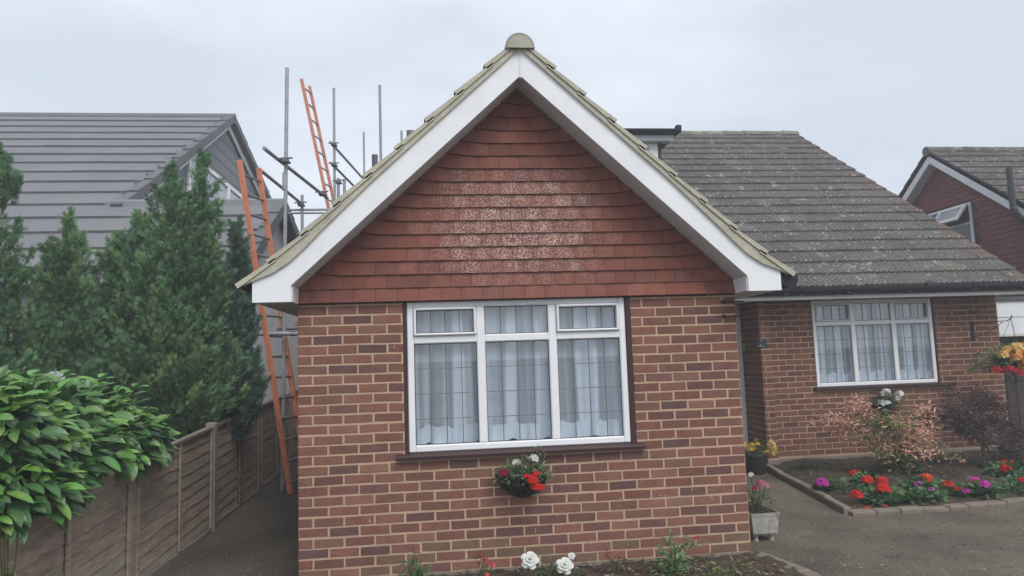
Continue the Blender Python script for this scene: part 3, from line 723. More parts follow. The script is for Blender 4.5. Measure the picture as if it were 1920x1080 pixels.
for (a, b, c, d) in [(-5.2, -5.1, .9, 2.2), (-3.6, -3.5, .9, 2.2), (-5.1, -3.6, .9, 1.0), (-5.1, -3.6, 2.1, 2.2)]: dw_.bbox((a, LY+.37, c), (b, LY+.399, d), WHITE)
dwo = dw_.build('window_frame', M['upvc'], A); lp = MB(); lp.quad((-5.1,LY+.385,1),(-3.6,LY+.385,1),(-3.6,LY+.385,2.1),(-5.1,LY+.385,2.1),(.2,.22,.25)); lp.build('pane', bpy.data.materials['far_window_glass'], dwo)

# ------------------------------------------------------------------ red tile hung house on the right
B = thing('red_gabled_house', 'neighbouring house with a red tile hung gable, white bargeboards and an open top window', 'house', (14, 8, .1))
bx, by, bz = 12.0, 8.49, 5.985; t36 = math.tan(R_(36.5)); EYn, EYf = 3.6, 13.4
bw = MB(); wx_ = bx+.26
bw.prism([(EYn+.35, 0), (EYn+.35, bz-(by-EYn-.35)*t36-.1), (by, bz-.12), (EYf-.35, bz-(EYf-.35-by)*t36-.1), (EYf-.35, 0)], 'x', wx_, wx_+.1, (.10,.04,.035))
bw.box((wx_+.1, EYn+.35, 0), (26, EYn+.45, 2.3), (.2,.1,.08)); bwall = bw.build('wall', M['mortar'], B)
wy0, wy1, wz0_, wz1_ = 7.69, 9.35, 3.42, 4.66
bt = MB(); zz = 2.4; i = 0
while zz < bz-.2:
    ya = max(EYn+.35, by-(bz-zz)/t36+.12); yb = min(EYf-.35, by+(bz-zz)/t36-.12); y = ya-(i % 2)*.0825
    while y < yb:
        a, b = max(ya, y), min(yb, y+.163); y += .165
        if b-a < .02 or (b > wy0-.03 and a < wy1+.03 and zz+.1 > wz0_-.05 and zz < wz1_+.02): continue
        bt.add([(wx_-.030,a,zz),(wx_-.030,b,zz),(wx_-.008,b,zz+.13),(wx_-.008,a,zz+.13),(wx_-.015,a,zz),(wx_-.015,b,zz)], [(0,3,2,1),(0,1,5,4)], jit((.175,.058,.045), .13))
    zz += .105; i += 1
bt.build('tile_hanging', M['tile'], B)
bf = MB()
def bw_(a, b, c, d, e0=.004, e1=.06): bf.bbox((wx_-.02-e1+.02, a, c), (wx_-.02+e0, b, d), (.78,.80,.81), .006)
bw_(wy0, wy0+.05, wz0_, wz1_); bw_(wy1-.05, wy1, wz0_, wz1_); bw_(wy0+.05, wy1-.05, wz1_-.05, wz1_); bw_(wy0+.05, wy1-.05, wz0_, wz0_+.05); bw_(8.50, 8.57, wz0_+.05, wz1_-.05); bw_(wy0+.05, 8.5, 4.20, 4.25)
bfo = bf.build('window_frame', M['upvc'], B)
q = MB(); q.quad((wx_-.03, wy0+.05, wz0_+.05), (wx_-.03, 8.5, wz0_+.05), (wx_-.03, 8.5, 4.2), (wx_-.03, wy0+.05, 4.2), (.05,.055,.07)); q.quad((wx_-.03, 8.57, wz0_+.05), (wx_-.03, wy1-.05, wz0_+.05), (wx_-.03, wy1-.05, wz1_-.05), (wx_-.03, 8.57, wz1_-.05), (.05,.055,.07)); q.build('pane', bpy.data.materials['far_window_glass'], bfo)
q = MB(); q.quad((wx_-.006, wy0, wz0_), (wx_-.006, wy1, wz0_), (wx_-.006, wy1, wz1_), (wx_-.006, wy0, wz1_), (.02,.022,.025)); q.build('room_interior', M['room'], bfo)
# top light swung out
sa = MB(); hx, hz = wx_-.07, wz1_-.05; ang = R_(38); ln = .42
def sp(d, y, o=0): return (hx-sin(ang)*d-cos(ang)*o, y, hz-cos(ang)*d+sin(ang)*o)
for (d0_, d1_, a, b) in [(0, ln, wy0+.05, wy0+.11), (0, ln, 8.44, 8.50), (0, .06, wy0+.11, 8.44), (ln-.06, ln, wy0+.11, 8.44)]:
    P = [sp(d, y, o) for o in (0, .045) for d, y in ((d0_, a), (d0_, b), (d1_, b), (d1_, a))]
    sa.add(P, [(0,1,2,3),(7,6,5,4),(0,4,5,1),(1,5,6,2),(2,6,7,3),(3,7,4,0)], (.80,.83,.83))
sao = sa.build('open_sash', M['upvc'], B)
q = MB(); q.quad(sp(.06, wy0+.11,.02), sp(.06, 8.44,.02), sp(ln-.06, 8.44,.02), sp(ln-.06, wy0+.11,.02), (.42,.46,.47)); q.build('pane', bpy.data.materials['far_window_glass'], sao)
q = MB()
for (y1_, sg) in ((EYn, -1), (EYf, 1)):
    z1_ = bz-abs(by-y1_)*t36
    q.prism([(by, bz-.03), (y1_, z1_-.03), (y1_, z1_-.27), (by, bz-.27)], 'x', bx, bx+.022, (.72,.73,.76))
    q.prism([(by, bz-.262), (y1_, z1_-.262), (y1_, z1_-.25), (by, bz-.25)], 'x', bx+.022, wx_, (.5,.51,.53))
q.build('bargeboard', M['paint'], B)
q = MB(); sl2 = Vector((0, cos(R_(36.5)), sin(R_(36.5)))); sn2 = Vector((0, -sl2.z, sl2.y)); L2 = (by-EYn)/cos(R_(36.5)); n2 = 18
for side in (1, -1):
    for i in range(n2):
        x = bx-.03-(i % 2)*.15
        while x < 22:
            a, b = max(bx-.03, x), min(22, x+.297); x += .3
            if b-a < .02: continue
            c = jit((.100,.090,.080), .15); ns = 8 if side == 1 else 1; vs = []
            for k in range(ns+1):
                xx = a+(b-a)*k/ns; wv = .012*abs(cos(pi*(xx-bx)/.10))
                for d, off in ((i*L2/n2-.03, 0), (i*L2/n2-.03, .036+wv), ((i+1)*L2/n2, .012+wv)):
                    p = Vector((xx, EYn, bz-(by-EYn)*t36))+sl2*d+sn2*off
                    if side < 0: p.y = 2*by-p.y
                    vs.append(tuple(p))
            F = []
            for k in range(ns): F += [(k*3+1, k*3+4, k*3+5, k*3+2), (k*3, k*3+3, k*3+4, k*3+1)]
            F += [(0,1,2),(ns*3,ns*3+2,ns*3+1)]; q.add(vs, F, c)
bro = q.build('roof', M['rooftile'], B)
q = MB(); x = bx-.06
while x < 22: q.tube([(x, by, bz+rnd.uniform(-.008,.008)), (x+.45, by, bz)], [.108,.102], jit((.15,.14,.12),.12), 14); x += .455
q.build('ridge_tiles', M['rooftile'], bro)
q = MB(); q.prism([(EYn+.05,bz-(by-EYn)*t36-.0),(by,bz-.01),(EYf,bz-(EYf-by)*t36),(EYf,bz-(EYf-by)*t36-.08),(by,bz-.1),(EYn+.05,bz-(by-EYn)*t36-.08)], 'x', bx+.0, 22, (.1,.1,.1)); q.build('roof_deck', M['rooftile'], bro)
q = MB(); q.tube([(11.85,6.25,4.20),(11.85,6.25,4.98)], .055, (.045,.055,.055), 14); q.tube([(11.85,6.25,4.20),(11.87,6.25,4.12)], .066, (.045,.055,.055), 14)
q.tube([(11.87,6.25,4.15),(11.95,6.24,4.02),(12.10,6.20,3.9),(12.13,6.18,3.75),(12.13,6.18,.1)], .055, (.030,.033,.036), 14); q.tube([(12.13,6.18,3.72),(12.13,6.18,3.62)], .07, (.03,.033,.036), 14); q.tube([(12.13,6.18,3.2),(12.13,6.18,3.14)], .07, (.03,.033,.036), 14)
q.build('soil_pipe', M['black'], B)

# garage between the two
G = thing('garage', 'low garage with white boarded fascia above a dark timber door, right of the bungalow', 'garage', (10.5, 4.2, .22))
q = MB(); q.box((9.0, 4.05, .1), (9.12, 9, 2.36), (.2,.11,.08)); q.box((11.6, 4.05, .1), (11.75, 9, 2.36), (.2,.11,.08)); q.box((9.12, 8.9, .1), (11.6, 9, 2.36), (.2,.11,.08)); q.build('wall', M['mortar'], G)
q = MB(); q.bbox((8.89, 4.0, 2.085), (11.8, 4.03, 2.33), (.78,.80,.82), .006); q.bbox((8.89, 4.006, 1.84), (11.8, 4.03, 2.08), (.76,.785,.81), .006); q.bbox((8.89, 3.99, 1.80), (11.8, 4.04, 1.84), (.62,.60,.56), .004); q.build('fascia_panel', M['paint'], G)
q = MB(); q.box((8.88, 3.97, 2.33), (11.85, 9.1, 2.39), (.08,.08,.085)); q.build('roof', M['lead'], G)
q = MB()
for i in range(16): q.bbox((9.13+i*.155, 4.10, .23), (9.13+i*.155+.15, 4.14, 1.80), jit((.052,.036,.030),.15), .006)
q.build('door', M['darkwood'], G)

# ------------------------------------------------------------------ fence
FN = thing('timber_fence', 'low weathered brown timber lap fence with concrete posts along the side passage', 'fence', (-1.2, 2, .05))
fz = lambda y: .99+.045*(y+1.5)
ys_ = [-3.68, -1.85, -.02, 1.81, 3.64, 5.47, 7.3]
for y in ys_:
    q = MB(); tp_ = fz(y)+.055
    conc = y in (1.81,)
    q.bbox((-1.245, y, -.1), (-1.150 if conc else -1.168, y+.10, tp_ if conc else tp_-.06), (.25,.23,.205) if conc else (.29,.235,.18), .012); q.build('post', M['concrete'] if conc else M['fence'], FN)
for y0, y1 in zip(ys_[:-1], ys_[1:]):
    q = MB(); a, b = y0+.10, y1
    nb = 9; zb = .17+.02*(y0); hgt = fz((a+b)/2)-zb
    for i in range(nb):
        z0 = zb+hgt*i/nb; z1 = z0+hgt/nb*1.10; c = jit((.33,.265,.205), .12); m_ = 14; P = []
        for k in range(m_+1):
            yy = a+(b-a)*k/m_; e = rnd.uniform(-.007,.007); sl_ = .045*(yy-(a+b)/2)
            P += [(-1.183, yy, z0+e+sl_), (-1.193, yy, z1+sl_), (-1.196, yy, z0+e+sl_)]
        F = []
        for k in range(m_): F += [(k*3, k*3+3, k*3+4, k*3+1), (k*3+2, k*3+5, k*3+3, k*3)]
        q.add(P, F, c)
    pn = q.build('fence_panel', M['fence'], FN)
    q = MB()
    for yy in (a+.004, (a+b)/2-.02, b-.049): q.bbox((-1.18, yy, zb+.02), (-1.162, yy+.045, fz(yy)-.005), jit((.33,.265,.205),.1), .003)
    P = [(-1.215,a,fz(a)),(-1.155,a,fz(a)),(-1.155,b,fz(b)),(-1.215,b,fz(b)),(-1.215,a,fz(a)+.022),(-1.155,a,fz(a)+.022),(-1.155,b,fz(b)+.022),(-1.215,b,fz(b)+.022)]
    q.add(P, [(0,3,2,1),(4,5,6,7),(0,1,5,4),(1,2,6,5),(2,3,7,6),(3,0,4,7)], (.23,.205,.165)); q.build('batten', M['fence'], pn)
    q = MB(); q.bbox((-1.225,a,-.05),(-1.165,b,zb+.015),(.20,.175,.15),.008); q.build('gravel_board', M['concrete'], FN)
# dark timber gate closing the passage behind
GT = thing('passage_gate', 'dark brown timber gate at the far end of the side passage', 'gate', (-.6, 7.4, .2))
q = MB()
for i in range(8): q.bbox((-1.13+i*.14, 7.40, .22), (-1.13+i*.14+.135, 7.42, 2.05), jit((.07,.05,.04),.15), .004)
q.build('gate_boards', M['fence'], GT)
for z_ in (.5, 1.75): q = MB(); q.bbox((-1.13,7.42,z_),(-.02,7.46,z_+.1),(.06,.042,.035),.005); q.build('gate_rail', M['fence'], GT)

# ------------------------------------------------------------------ ladders
def ladder(label, B0, T0, dv, nr, sw, col, loc):
    o = thing('ladder', label, 'ladder', loc, 'orange ladders at the scaffold')
    B0, T0, dv = Vector(B0), Vector(T0), Vector(dv); ax = (T0-B0).normalized(); d = dv.normalized(); n_ = ax.cross(d).normalized()
    for base, end in ((B0, 0), (B0+dv, -.01)):
        q = MB(); P = []
        for p in (base, base+(T0-B0)):
            for a, b in ((-.5,-.5),(.5,-.5),(.5,.5),(-.5,.5)): P.append(tuple(p+n_*a*sw+d*b*sw*.55))
        q.add(P, [(0,3,2,1),(4,5,6,7)]+[(k,(k+1)%4,4+(k+1)%4,4+k) for k in range(4)], col); st = q.build('stile', M['orange'], o)
        q = MB(); P0 = base-ax*.02; q.tube([tuple(P0), tuple(P0+ax*.07)], sw*.62, (.03,.03,.03), 8); q.build('foot', M['black'], st)
    L = (T0-B0).length
    for i in range(nr):
        p = B0+ax*(.18+(L-.36)*i/(nr-1)); q = MB(); q.tube([tuple(p), tuple(p+dv)], .017, (.22,.20,.19), 8); q.build('rung', M['steel'], o)
    return o
ladder('worn orange ladder standing on the ground in the passage beside the conifers', (-.74,3.4,.14), (-1.364,3.4,4.324), (.14,.38,0), 16, .060, (.62,.215,.11), (-.74,3.4,.1))
ladder('farther paler orange ladder rising above the bungalow roof between scaffold poles', (-.20,9.3,.14), (-1.70,9.3,7.84), (.10,.40,0), 22, .064, (.60,.235,.15), (-.2,9.3,.1))

# ------------------------------------------------------------------ scaffold
SC = thing('scaffold', 'grey tube scaffold standing in the passage between the two houses', 'scaffold', (-.8, 6, .2))
STL = (.30,.31,.33)
def pole(p, q_, nm='pole', rad=.0242, col=STL):
    m_ = MB(); m_.tube([p, q_], rad, jit(col,.08), 12); return m_.build(nm, M['steel'], SC)
def clip(p, ax=0):
    m_ = MB(); x, y, z = p
    m_.bbox((x-.045,y-.05,z-.035),(x+.045,y+.05,z+.035),(.13,.13,.14),.012); m_.tube([(x-.095,y-.02,z+.02),(x+.10,y-.02,z+.03)], .012, (.15,.15,.16), 8); m_.tube([(x+.05,y-.05,z-.02),(x+.05,y+.05,z-.02)], .016, (.12,.12,.13), 8)
    m_.build('coupler', M['steel'], SC)
pole((-.875,3.55,.2), (-.812,3.55,5.60)); 
m_ = MB(); m_.tube([(-.843,3.55,3.98),(-.840,3.55,4.20)], .031, (.33,.34,.36), 12); m_.build('joint_sleeve', M['steel'], SC)
pole((-.97,3.0,4.352), (-.62,5.62,4.352), 'ledger'); clip((-.83,3.50,4.345)); clip((-.655,5.3,4.35))
pole((-1.245,4.0,4.353), (-1.09,5.95,4.353), 'ledger'); clip((-.885,3.5,4.12) if False else (-1.09,5.92,4.33))
pole((-1.08,6.0,2.0), (-1.08,6.0,4.50)); pole((-1.30,6.05,4.265), (-.45,6.05,4.265), 'transom', .020); pole((-1.30,6.0,4.20), (-.45,6.0,4.20), 'transom', .018)
pole((-.80,7.7,.2), (-.795,7.7,7.0)); pole((-.84,7.5,5.87), (-.50,10.2,5.87), 'ledger'); pole((-.84,7.5,5.48), (-.50,10.2,5.48), 'ledger'); clip((-.80,7.65,5.87)); clip((-.80,7.65,5.48))
pole((.125,7.0,2.6), (.125,7.0,6.78)); pole((-.662,12,.2), (-.662,12,7.57)); pole((.10,6.0,2.6), (.10,6.0,5.17), 'pole', .05, (.10,.105,.115)); pole((-.40,6.0,.2), (-.40,6.0,4.76)); pole((.46,8.0,2.9), (.46,8.0,6.26), 'pole', .022); pole((.60,8.2,3.0), (.60,8.2,6.33), 'pole', .05, (.12,.125,.13))
pole((-.62,6.9,.2), (-.62,6.9,5.02), 'pole', .027); clip((-.62,6.9,4.95))
pole((-1.40,3.42,2.135), (-.05,3.42,2.115), 'transom'); pole((-.95,3.6,2.20), (-.05,3.6,2.19), 'transom', .024, (.16,.165,.175)); clip((-.72,3.45,2.13)); clip((-.35,3.45,2.12))
for i in range(3):
    m_ = MB(); m_.bbox((-.74+i*.0+.0, 3.62+i*.235, 2.235), (-.03, 3.62+i*.235+.225, 2.275), jit((.36,.27,.19),.1), .004); m_.build('plank', M['fence'], SC)
m_ = MB(); m_.bbox((-.72,3.60,2.28),(-.03,3.615,2.45),(.42,.33,.25),.003); m_.build('toe_board', M['fence'], SC)

# ------------------------------------------------------------------ foliage tools
def frames(ax, up, scale):
    """rotation+scale matrices: columns side, axis, normal"""
    ax = ax/np.linalg.norm(ax, axis=1, keepdims=True)
    side = np.cross(ax, up); nn = np.linalg.norm(side, axis=1, keepdims=True); side = np.where(nn < 1e-3, np.array([[1.,0,0]]), side/np.maximum(nn, 1e-6))
    nr = np.cross(side, ax)
    return np.stack([side, ax, nr], -1)*scale[:, None, None]
def colset(base, N, var=.2, hue=.1):
    b = np.asarray(base, float); b = b if b.ndim == 2 else b[None]
    pick = b[rng.integers(0, len(b), N)]
    return np.clip(pick*(1+rng.uniform(-var, var, (N,1)))*(1+rng.uniform(-hue, hue, (N,3))), 0, 1)
# leaf templates (unit length along y)
def leaf_t(wd=.42, fold=.10, droop=.12, n=5, mid=1.35):
    vs = []; prof = [0.0]+[sin(pi*min(1, (i/n)**.9))**.6 for i in range(1, n)]+[0.0]
    for i in range(n+1):
        t = i/n; z = -droop*t*t; w_ = wd/2*prof[i]
        vs += [(-w_, t, z+fold*prof[i]), (-.018*(prof[i]>0), t, z), (.018*(prof[i]>0), t, z), (w_, t, z+fold*prof[i])]
    F, K = [], []
    for i in range(n):
        o = i*4
        for k in range(3):
            F.append((o+k, o+k+1, o+4+k+1, o+4+k)); K.append((mid, mid, mid*.9) if k == 1 else ((1,1,1) if k == 0 else (.93,.93,.93)))
    return vs, F, K
def kite(wd=.5, fold=.08):
    return [(0,0,0),(-wd/2,.45,fold),(0,.5,0),(wd/2,.45,fold),(0,1,-.04)], [(0,2,1),(0,3,2),(1,2,4),(2,3,4)], [(1,1,1),(.95,.95,.95),(1.05,1.05,1.05),(1,1,1)]
def roundleaf():
    n = 7; vs = [(0,.5,0)]+[(.5*sin(2*pi*k/n), .5-.5*cos(2*pi*k/n), .10+.03*(k%2)) for k in range(n)]
    return vs, [(0,1+k,1+(k+1)%n) for k in range(n)], [(1,1,1)]*n
def petal5():
    vs = [(0,0,0)]; F = []; K = []
    for k in range(5):
        a = 2*pi*k/5; b = .52
        i = len(vs); vs += [(.6*cos(a-b),.6*sin(a-b),.12), (1.0*cos(a-.3),1.0*sin(a-.3),.18), (1.0*cos(a+.3),1.0*sin(a+.3),.18), (.6*cos(a+b),.6*sin(a+b),.12)]
        F += [(0,i,i+1,i+2,i+3)]; K += [(1,1,1) if k%2 else (.92,.92,.92)]
    return vs, F, K
def spray_t():
    vs, F, K = [], [], []
    for an, l in ((0,1.0),(-.55,.72),(.55,.72),(-.28,.9),(.30,.88)):
        o = len(vs); s_, c_ = sin(an), cos(an); zz = .16*an
        for (x, y) in ((0,0),(-.048,.5),(0,1),(.048,.5)): vs.append(((x*c_+y*s_)*l, (-x*s_+y*c_)*l, zz*y+.06*abs(x)))
        F.append((o,o+3,o+2,o+1)); K.append((1,1,1) if l < 1 else (1.12,1.12,1.12))
    return vs, F, K
def unit(N):
    v = rng.normal(size=(N,3)); return v/np.linalg.norm(v, axis=1, keepdims=True)

# ------------------------------------------------------------------ conifers
def conifer(label, base, plumes, nspray, col, trunk_h, size=.055):
    o = thing('conifer', label, 'tree', base, 'conifers behind the fence')
    q = MB()
    q.tube([base, (base[0]+.03, base[1], base[2]+trunk_h*.5), (base[0]+.05, base[1]+.02, base[2]+trunk_h)], [.07,.05,.015], (.10,.075,.055), 8)
    for (cx, cy, z0, hh, rad) in plumes:
        q.tube([(base[0]+.02, base[1], base[2]+.25), ((cx+base[0])/2, (cy+base[1])/2, z0+hh*.12), (cx, cy, z0+hh*.5), (cx, cy, z0+hh*.88)], [.04,.035,.02,.005], (.09,.068,.05), 6)
    q.build('trunk', M['bark'], o)
    cr_ = MB(); T = spray_t(); tot = sum(p[3]*p[4] for p in plumes)
    for (cx, cy, z0, hh, rad) in plumes:
        N = int(3.6*nspray*hh*rad/tot); ncl = max(12, N//95)
        t = rng.random(ncl)**.85; an = rng.uniform(0, 2*pi, ncl)
        prof = np.minimum(1, (t/.22+.25))*np.power(np.maximum(0, 1-t), .62)*1.12
        ra = rad*prof*rng.uniform(.62, 1.08, ncl)
        cc = np.stack([cx+ra*np.cos(an), cy+ra*np.sin(an), z0+t*hh], -1)
        outd = np.stack([np.cos(an), np.sin(an), np.full(ncl, 1.5)], -1)
        outd[t > .9] = (0, 0, 1.0); outd += rng.normal(0, .25, outd.shape); outd /= np.linalg.norm(outd, axis=1, keepdims=True)
        clc = colset(col, ncl, .16, .05); cs = rng.uniform(.75, 1.3, ncl)
        k = rng.integers(0, ncl, N)
        # each cluster is a small upright flame of sprays
        l = rng.random(N); sp_ = rng.normal(0, 1, (N,3)); 
        loc = cc[k]+outd[k]*(l*.30*cs[k]*(1-.5*t[k]))[:,None]+sp_*(.066*(1-.8*l)*(1-.45*t[k]))[:,None]
        ax = outd[k]+rng.normal(0, .30, (N,3))
        sc = size*rng.uniform(.5, 1.7, N)*(1-.25*t[k])
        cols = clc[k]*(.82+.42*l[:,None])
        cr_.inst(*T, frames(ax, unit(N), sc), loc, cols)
    # loose inner sprays that keep the crown from looking hollow
    for (cx, cy, z0, hh, rad) in plumes:
        N = int(nspray*.45*hh*rad/tot); t = rng.random(N); an = rng.uniform(0, 2*pi, N); ra = rad*.6*np.sqrt(rng.random(N))*np.power(1-t, .5)
        loc = np.stack([cx+ra*np.cos(an), cy+ra*np.sin(an), z0+t*hh*.95], -1); ax = np.stack([np.cos(an)*.6, np.sin(an)*.6, np.ones(N)], -1)+rng.normal(0, .4, (N,3))
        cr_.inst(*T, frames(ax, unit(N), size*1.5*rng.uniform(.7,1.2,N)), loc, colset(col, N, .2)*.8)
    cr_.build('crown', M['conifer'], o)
    return o
CG = [(.132,.240,.112),(.112,.212,.106),(.160,.262,.114),(.102,.190,.102)]
conifer('tall dark conifer at the left edge of the photo behind the laurel', (-3.0,1.25,.1),
        [(-2.92,1.25,.9,2.83,.34),(-3.2,1.1,.8,2.6,.42),(-2.80,1.3,.7,2.05,.30),(-3.05,1.0,.6,1.7,.5)], 9000, CG, 3.3)
conifer('slim lower conifer between the left edge tree and the broad conifer', (-2.45,1.6,.1),
        [(-2.47,1.6,1.0,2.17,.24),(-2.60,1.6,1.0,1.80,.19),(-2.38,1.55,.9,1.88,.18),(-2.55,1.45,.7,1.55,.32),(-2.38,1.5,.7,1.40,.22),(-2.78,1.5,.6,1.35,.26)], 10000, CG, 2.9)
conifer('broad tall conifer with two pointed tops in front of the grey gable', (-1.75,2.3,.1),
        [(-1.72,2.2,1.3,2.53,.30),(-1.49,2.4,1.3,2.67,.22),(-2.05,2.2,1.1,2.15,.32),(-2.28,2.2,1.1,1.95,.24),(-1.88,2.0,1.0,1.9,.40),(-1.58,2.1,1.0,2.0,.32),(-1.70,1.85,1.05,1.45,.38),(-2.1,1.9,1.0,1.30,.32),(-1.40,2.25,1.0,2.15,.22),(-1.45,1.95,1.05,1.15,.24)], 26000, CG, 3.3)
conifer('dark narrow conifer beside the nearer orange ladder', (-1.22,2.8,.1),
        [(-1.25,2.85,1.1,2.25,.15),(-1.20,2.9,1.1,2.05,.12),(-1.30,2.6,.95,1.75,.22),(-1.18,2.75,.95,1.60,.13),(-1.38,2.45,.95,1.7,.24),(-1.22,2.6,.9,1.05,.16)], 10000, [(.085,.145,.102),(.075,.132,.096),(.096,.158,.108)], 2.6)

# ------------------------------------------------------------------ laurel hedge
LA = thing('laurel_hedge', 'glossy broad leaved laurel bush spilling over the low fence', 'hedge', (-1.75, -.3, .1))
q = MB()
for i in range(16):
    x, y = rnd.uniform(-2.2,-1.4), rnd.uniform(-1.6,.9); z1 = rnd.uniform(1.2,1.55)
    q.tube([(x*.5-.9, y*.8, .05), (x, y, .8), (x+rnd.uniform(-.1,.25), y+rnd.uniform(-.2,.2), z1)], [.022,.015,.006], (.11,.085,.055), 6)
q.build('stem', M['bark'], LA)
q = MB(); LT = leaf_t(.44, .05, .30)
ell = [(-1.62,.05,1.22,.50,.58,.38),(-1.44,.22,1.18,.33,.38,.28),(-1.65,-.55,1.31,.55,.6,.34),(-1.60,-1.25,1.28,.55,.55,.40),(-1.28,-.70,1.19,.26,.45,.19),(-1.25,.0,1.19,.26,.45,.20),(-2.05,.3,1.28,.5,.8,.36),(-2.0,-.7,1.32,.5,.8,.42),(-1.22,-1.4,1.06,.20,.5,.20),(-1.20,-1.15,1.06,.16,.28,.14)]
for (cx,cy,cz,a,b,c) in ell:
    N = int(820*(a*b+b*c+a*c)/.6); d = unit(N); d[:,2] = np.where(d[:,2] < -.55, -d[:,2], d[:,2])
    rad_ = rng.uniform(.55, 1.04, N)**.7
    loc = np.array([cx,cy,cz])+d*np.array([a,b,c])*rad_[:,None]
    ax = d*np.array([1.,1.,.55])+rng.normal(0,.45,(N,3))+np.array([.22,-.12,-.22]); up = np.array([[.12,-.25,1.0]])+rng.normal(0,.32,(N,3))
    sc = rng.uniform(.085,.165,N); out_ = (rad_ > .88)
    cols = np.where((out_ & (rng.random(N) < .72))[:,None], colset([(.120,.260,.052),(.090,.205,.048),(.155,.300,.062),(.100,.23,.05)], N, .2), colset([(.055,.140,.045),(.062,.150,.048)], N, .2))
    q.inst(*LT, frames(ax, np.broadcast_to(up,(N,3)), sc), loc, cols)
# upright young shoots along the top
for i in range(26):
    x, y = rnd.uniform(-2.1,-1.3), rnd.uniform(-1.5,.5); z = 1.46+.12*rnd.random()-.12*max(0,y-.2)
    for k in range(7):
        ax = np.array([[cos(k*2.4)*.8+.2, sin(k*2.4)*.8, .75-.06*k]]); q.inst(*LT, frames(ax, np.array([[0,-.2,1.]]), np.array([.12+.04*rnd.random()])), np.array([[x,y,z+.025*k]]), colset([(.14,.29,.065),(.12,.26,.06)],1,.15))
q.build('foliage', M['gloss'], LA)
flower_later = (-1.60, -.25, 1.70)

# ------------------------------------------------------------------ flowering plants
def flower_head(parent, p, rad, col, n=16, ps=.42, name='flower_head'):
    q = MB(); N = n; d = unit(N); d[:,2] = np.abs(d[:,2])*.9-.1; d[:,1] -= .15
    loc = np.array(p)+d*rad*.72*np.array([1,1,.75])
    q.inst(*petal5(), frames(np.cross(d, unit(N)), d, np.full(N, rad*ps)*rng.uniform(.8,1.2,N)), loc, colset(col, N, .14, .05))
    return q.build(name, M['petal'], parent)
flower_head(LA, flower_later, .055, (.82,.83,.80), 9, .7, 'blossom')
def bush(name, label, cat, loc, rx, ry, hz, nleaf, lsize, cols, tpl, flowers=(), group=None, stems=6, inner=.4, mat_='leaf', stemcol=(.10,.12,.05), lift=0, stalk=True):
    o = thing(name, label, cat, loc, group); x, y, z = loc
    q = MB()
    for i in range(stems):
        a = rnd.uniform(0,6.3); r_ = rnd.uniform(.2,.8)
        q.tube([(x+.02*cos(a),y+.02*sin(a),z-.02),(x+rx*r_*.5*cos(a),y+ry*r_*.5*sin(a),z+lift+hz*.4),(x+rx*r_*cos(a),y+ry*r_*sin(a),z+lift+hz*rnd.uniform(.6,.95))], [.006,.005,.002], stemcol, 5)
    if stalk:
        for fl in flowers: q.tube([(x+fl[0]*.5,y+fl[1]*.5,z+lift*.5+fl[2]*.4),(x+fl[0],y+fl[1],z+fl[2])], .0035, (.12,.17,.06), 4)
    q.build('stem', M['leaf'], o)
    q = MB(); N = nleaf; d = unit(N); d[:,2] = np.abs(d[:,2]); rr2 = rng.uniform(inner,1.05,N)
    l = np.array([x,y,z+lift])+d*np.array([rx,ry,hz-lift])*rr2[:,None]+rng.normal(0,lsize*.3,(N,3))
    ax = d*np.array([1,1,.35])+rng.normal(0,.45,(N,3)); q.inst(*tpl, frames(ax, np.array([[0,-.35,1.]])+rng.normal(0,.4,(N,3)), lsize*rng.uniform(.6,1.25,N)), l, colset(cols, N, .28, .12))
    q.build('foliage', M[mat_], o)
    for fl in flowers: flower_head(o, (x+fl[0], y+fl[1], z+fl[2]), fl[3], fl[4], *(fl[5:] if len(fl) > 5 else ()))
    return o
GER = [(.060,.135,.045),(.050,.115,.042),(.085,.165,.055)]
RED = (.72,.035,.022); PINK = (.70,.10,.38); MAG = (.62,.06,.45); WHT = (.82,.83,.80); SCAR = (.80,.09,.03)
RL = roundleaf(); KT = kite(.42); KN = kite(.30)
gz = lambda x, y: h(x,y)+.05
VIO = (.60,.17,.55)
def bedplant(x, y, label, r, hz, fl, n=130, cols=GER, ls=.058):
    """fl: flower heads as (x, y, z, radius, colour, petals) in the garden's own coordinates"""
    z = gz(x,y)
    bush('geranium', label, 'plant', (x,y,z), r, r*.8, hz, n, ls, cols, RL, [(f_[0]-x, f_[1]-y, f_[2]-z, f_[3]*rnd.uniform(.85,1.15), f_[4], f_[5]) for f_ in fl], 'geraniums in the flower bed')
bedplant(5.16,1.78,'geranium with one bright pink head, nearest the path corner of the bed', .12,.10,[(5.07,1.70,.305,.078,MAG,24)], 110)
bedplant(5.66,1.88,'geranium with three scarlet heads beside the pink one by the bed corner', .19,.11,[(5.63,2.00,.325,.074,RED,24),(5.60,1.73,.30,.072,RED,24),(5.70,1.62,.305,.074,RED,26),(5.65,1.70,.25,.045,(.55,.09,.12),12)], 200)
bedplant(5.45,1.28,'geranium with two scarlet heads and a broad skirt of leaves at the bed front', .22,.10,[(5.46,1.25,.30,.074,RED,24),(5.17,1.24,.265,.070,(.66,.05,.03),22),(5.16,1.06,.17,.035,SCAR,10),(5.33,1.05,.175,.03,SCAR,8)], 260)
bedplant(6.12,1.62,'geranium with an orange red head above small pink ones under the bronze maple', .18,.10,[(6.20,1.62,.305,.070,SCAR,24),(5.95,1.40,.295,.050,VIO,14),(5.93,1.18,.28,.040,VIO,12)], 190)
bedplant(6.24,1.34,'geranium with a loose dull red head, right of the orange red one', .15,.10,[(6.20,1.30,.30,.058,(.60,.07,.035),16),(6.24,1.22,.265,.045,(.55,.06,.03),12)], 150)
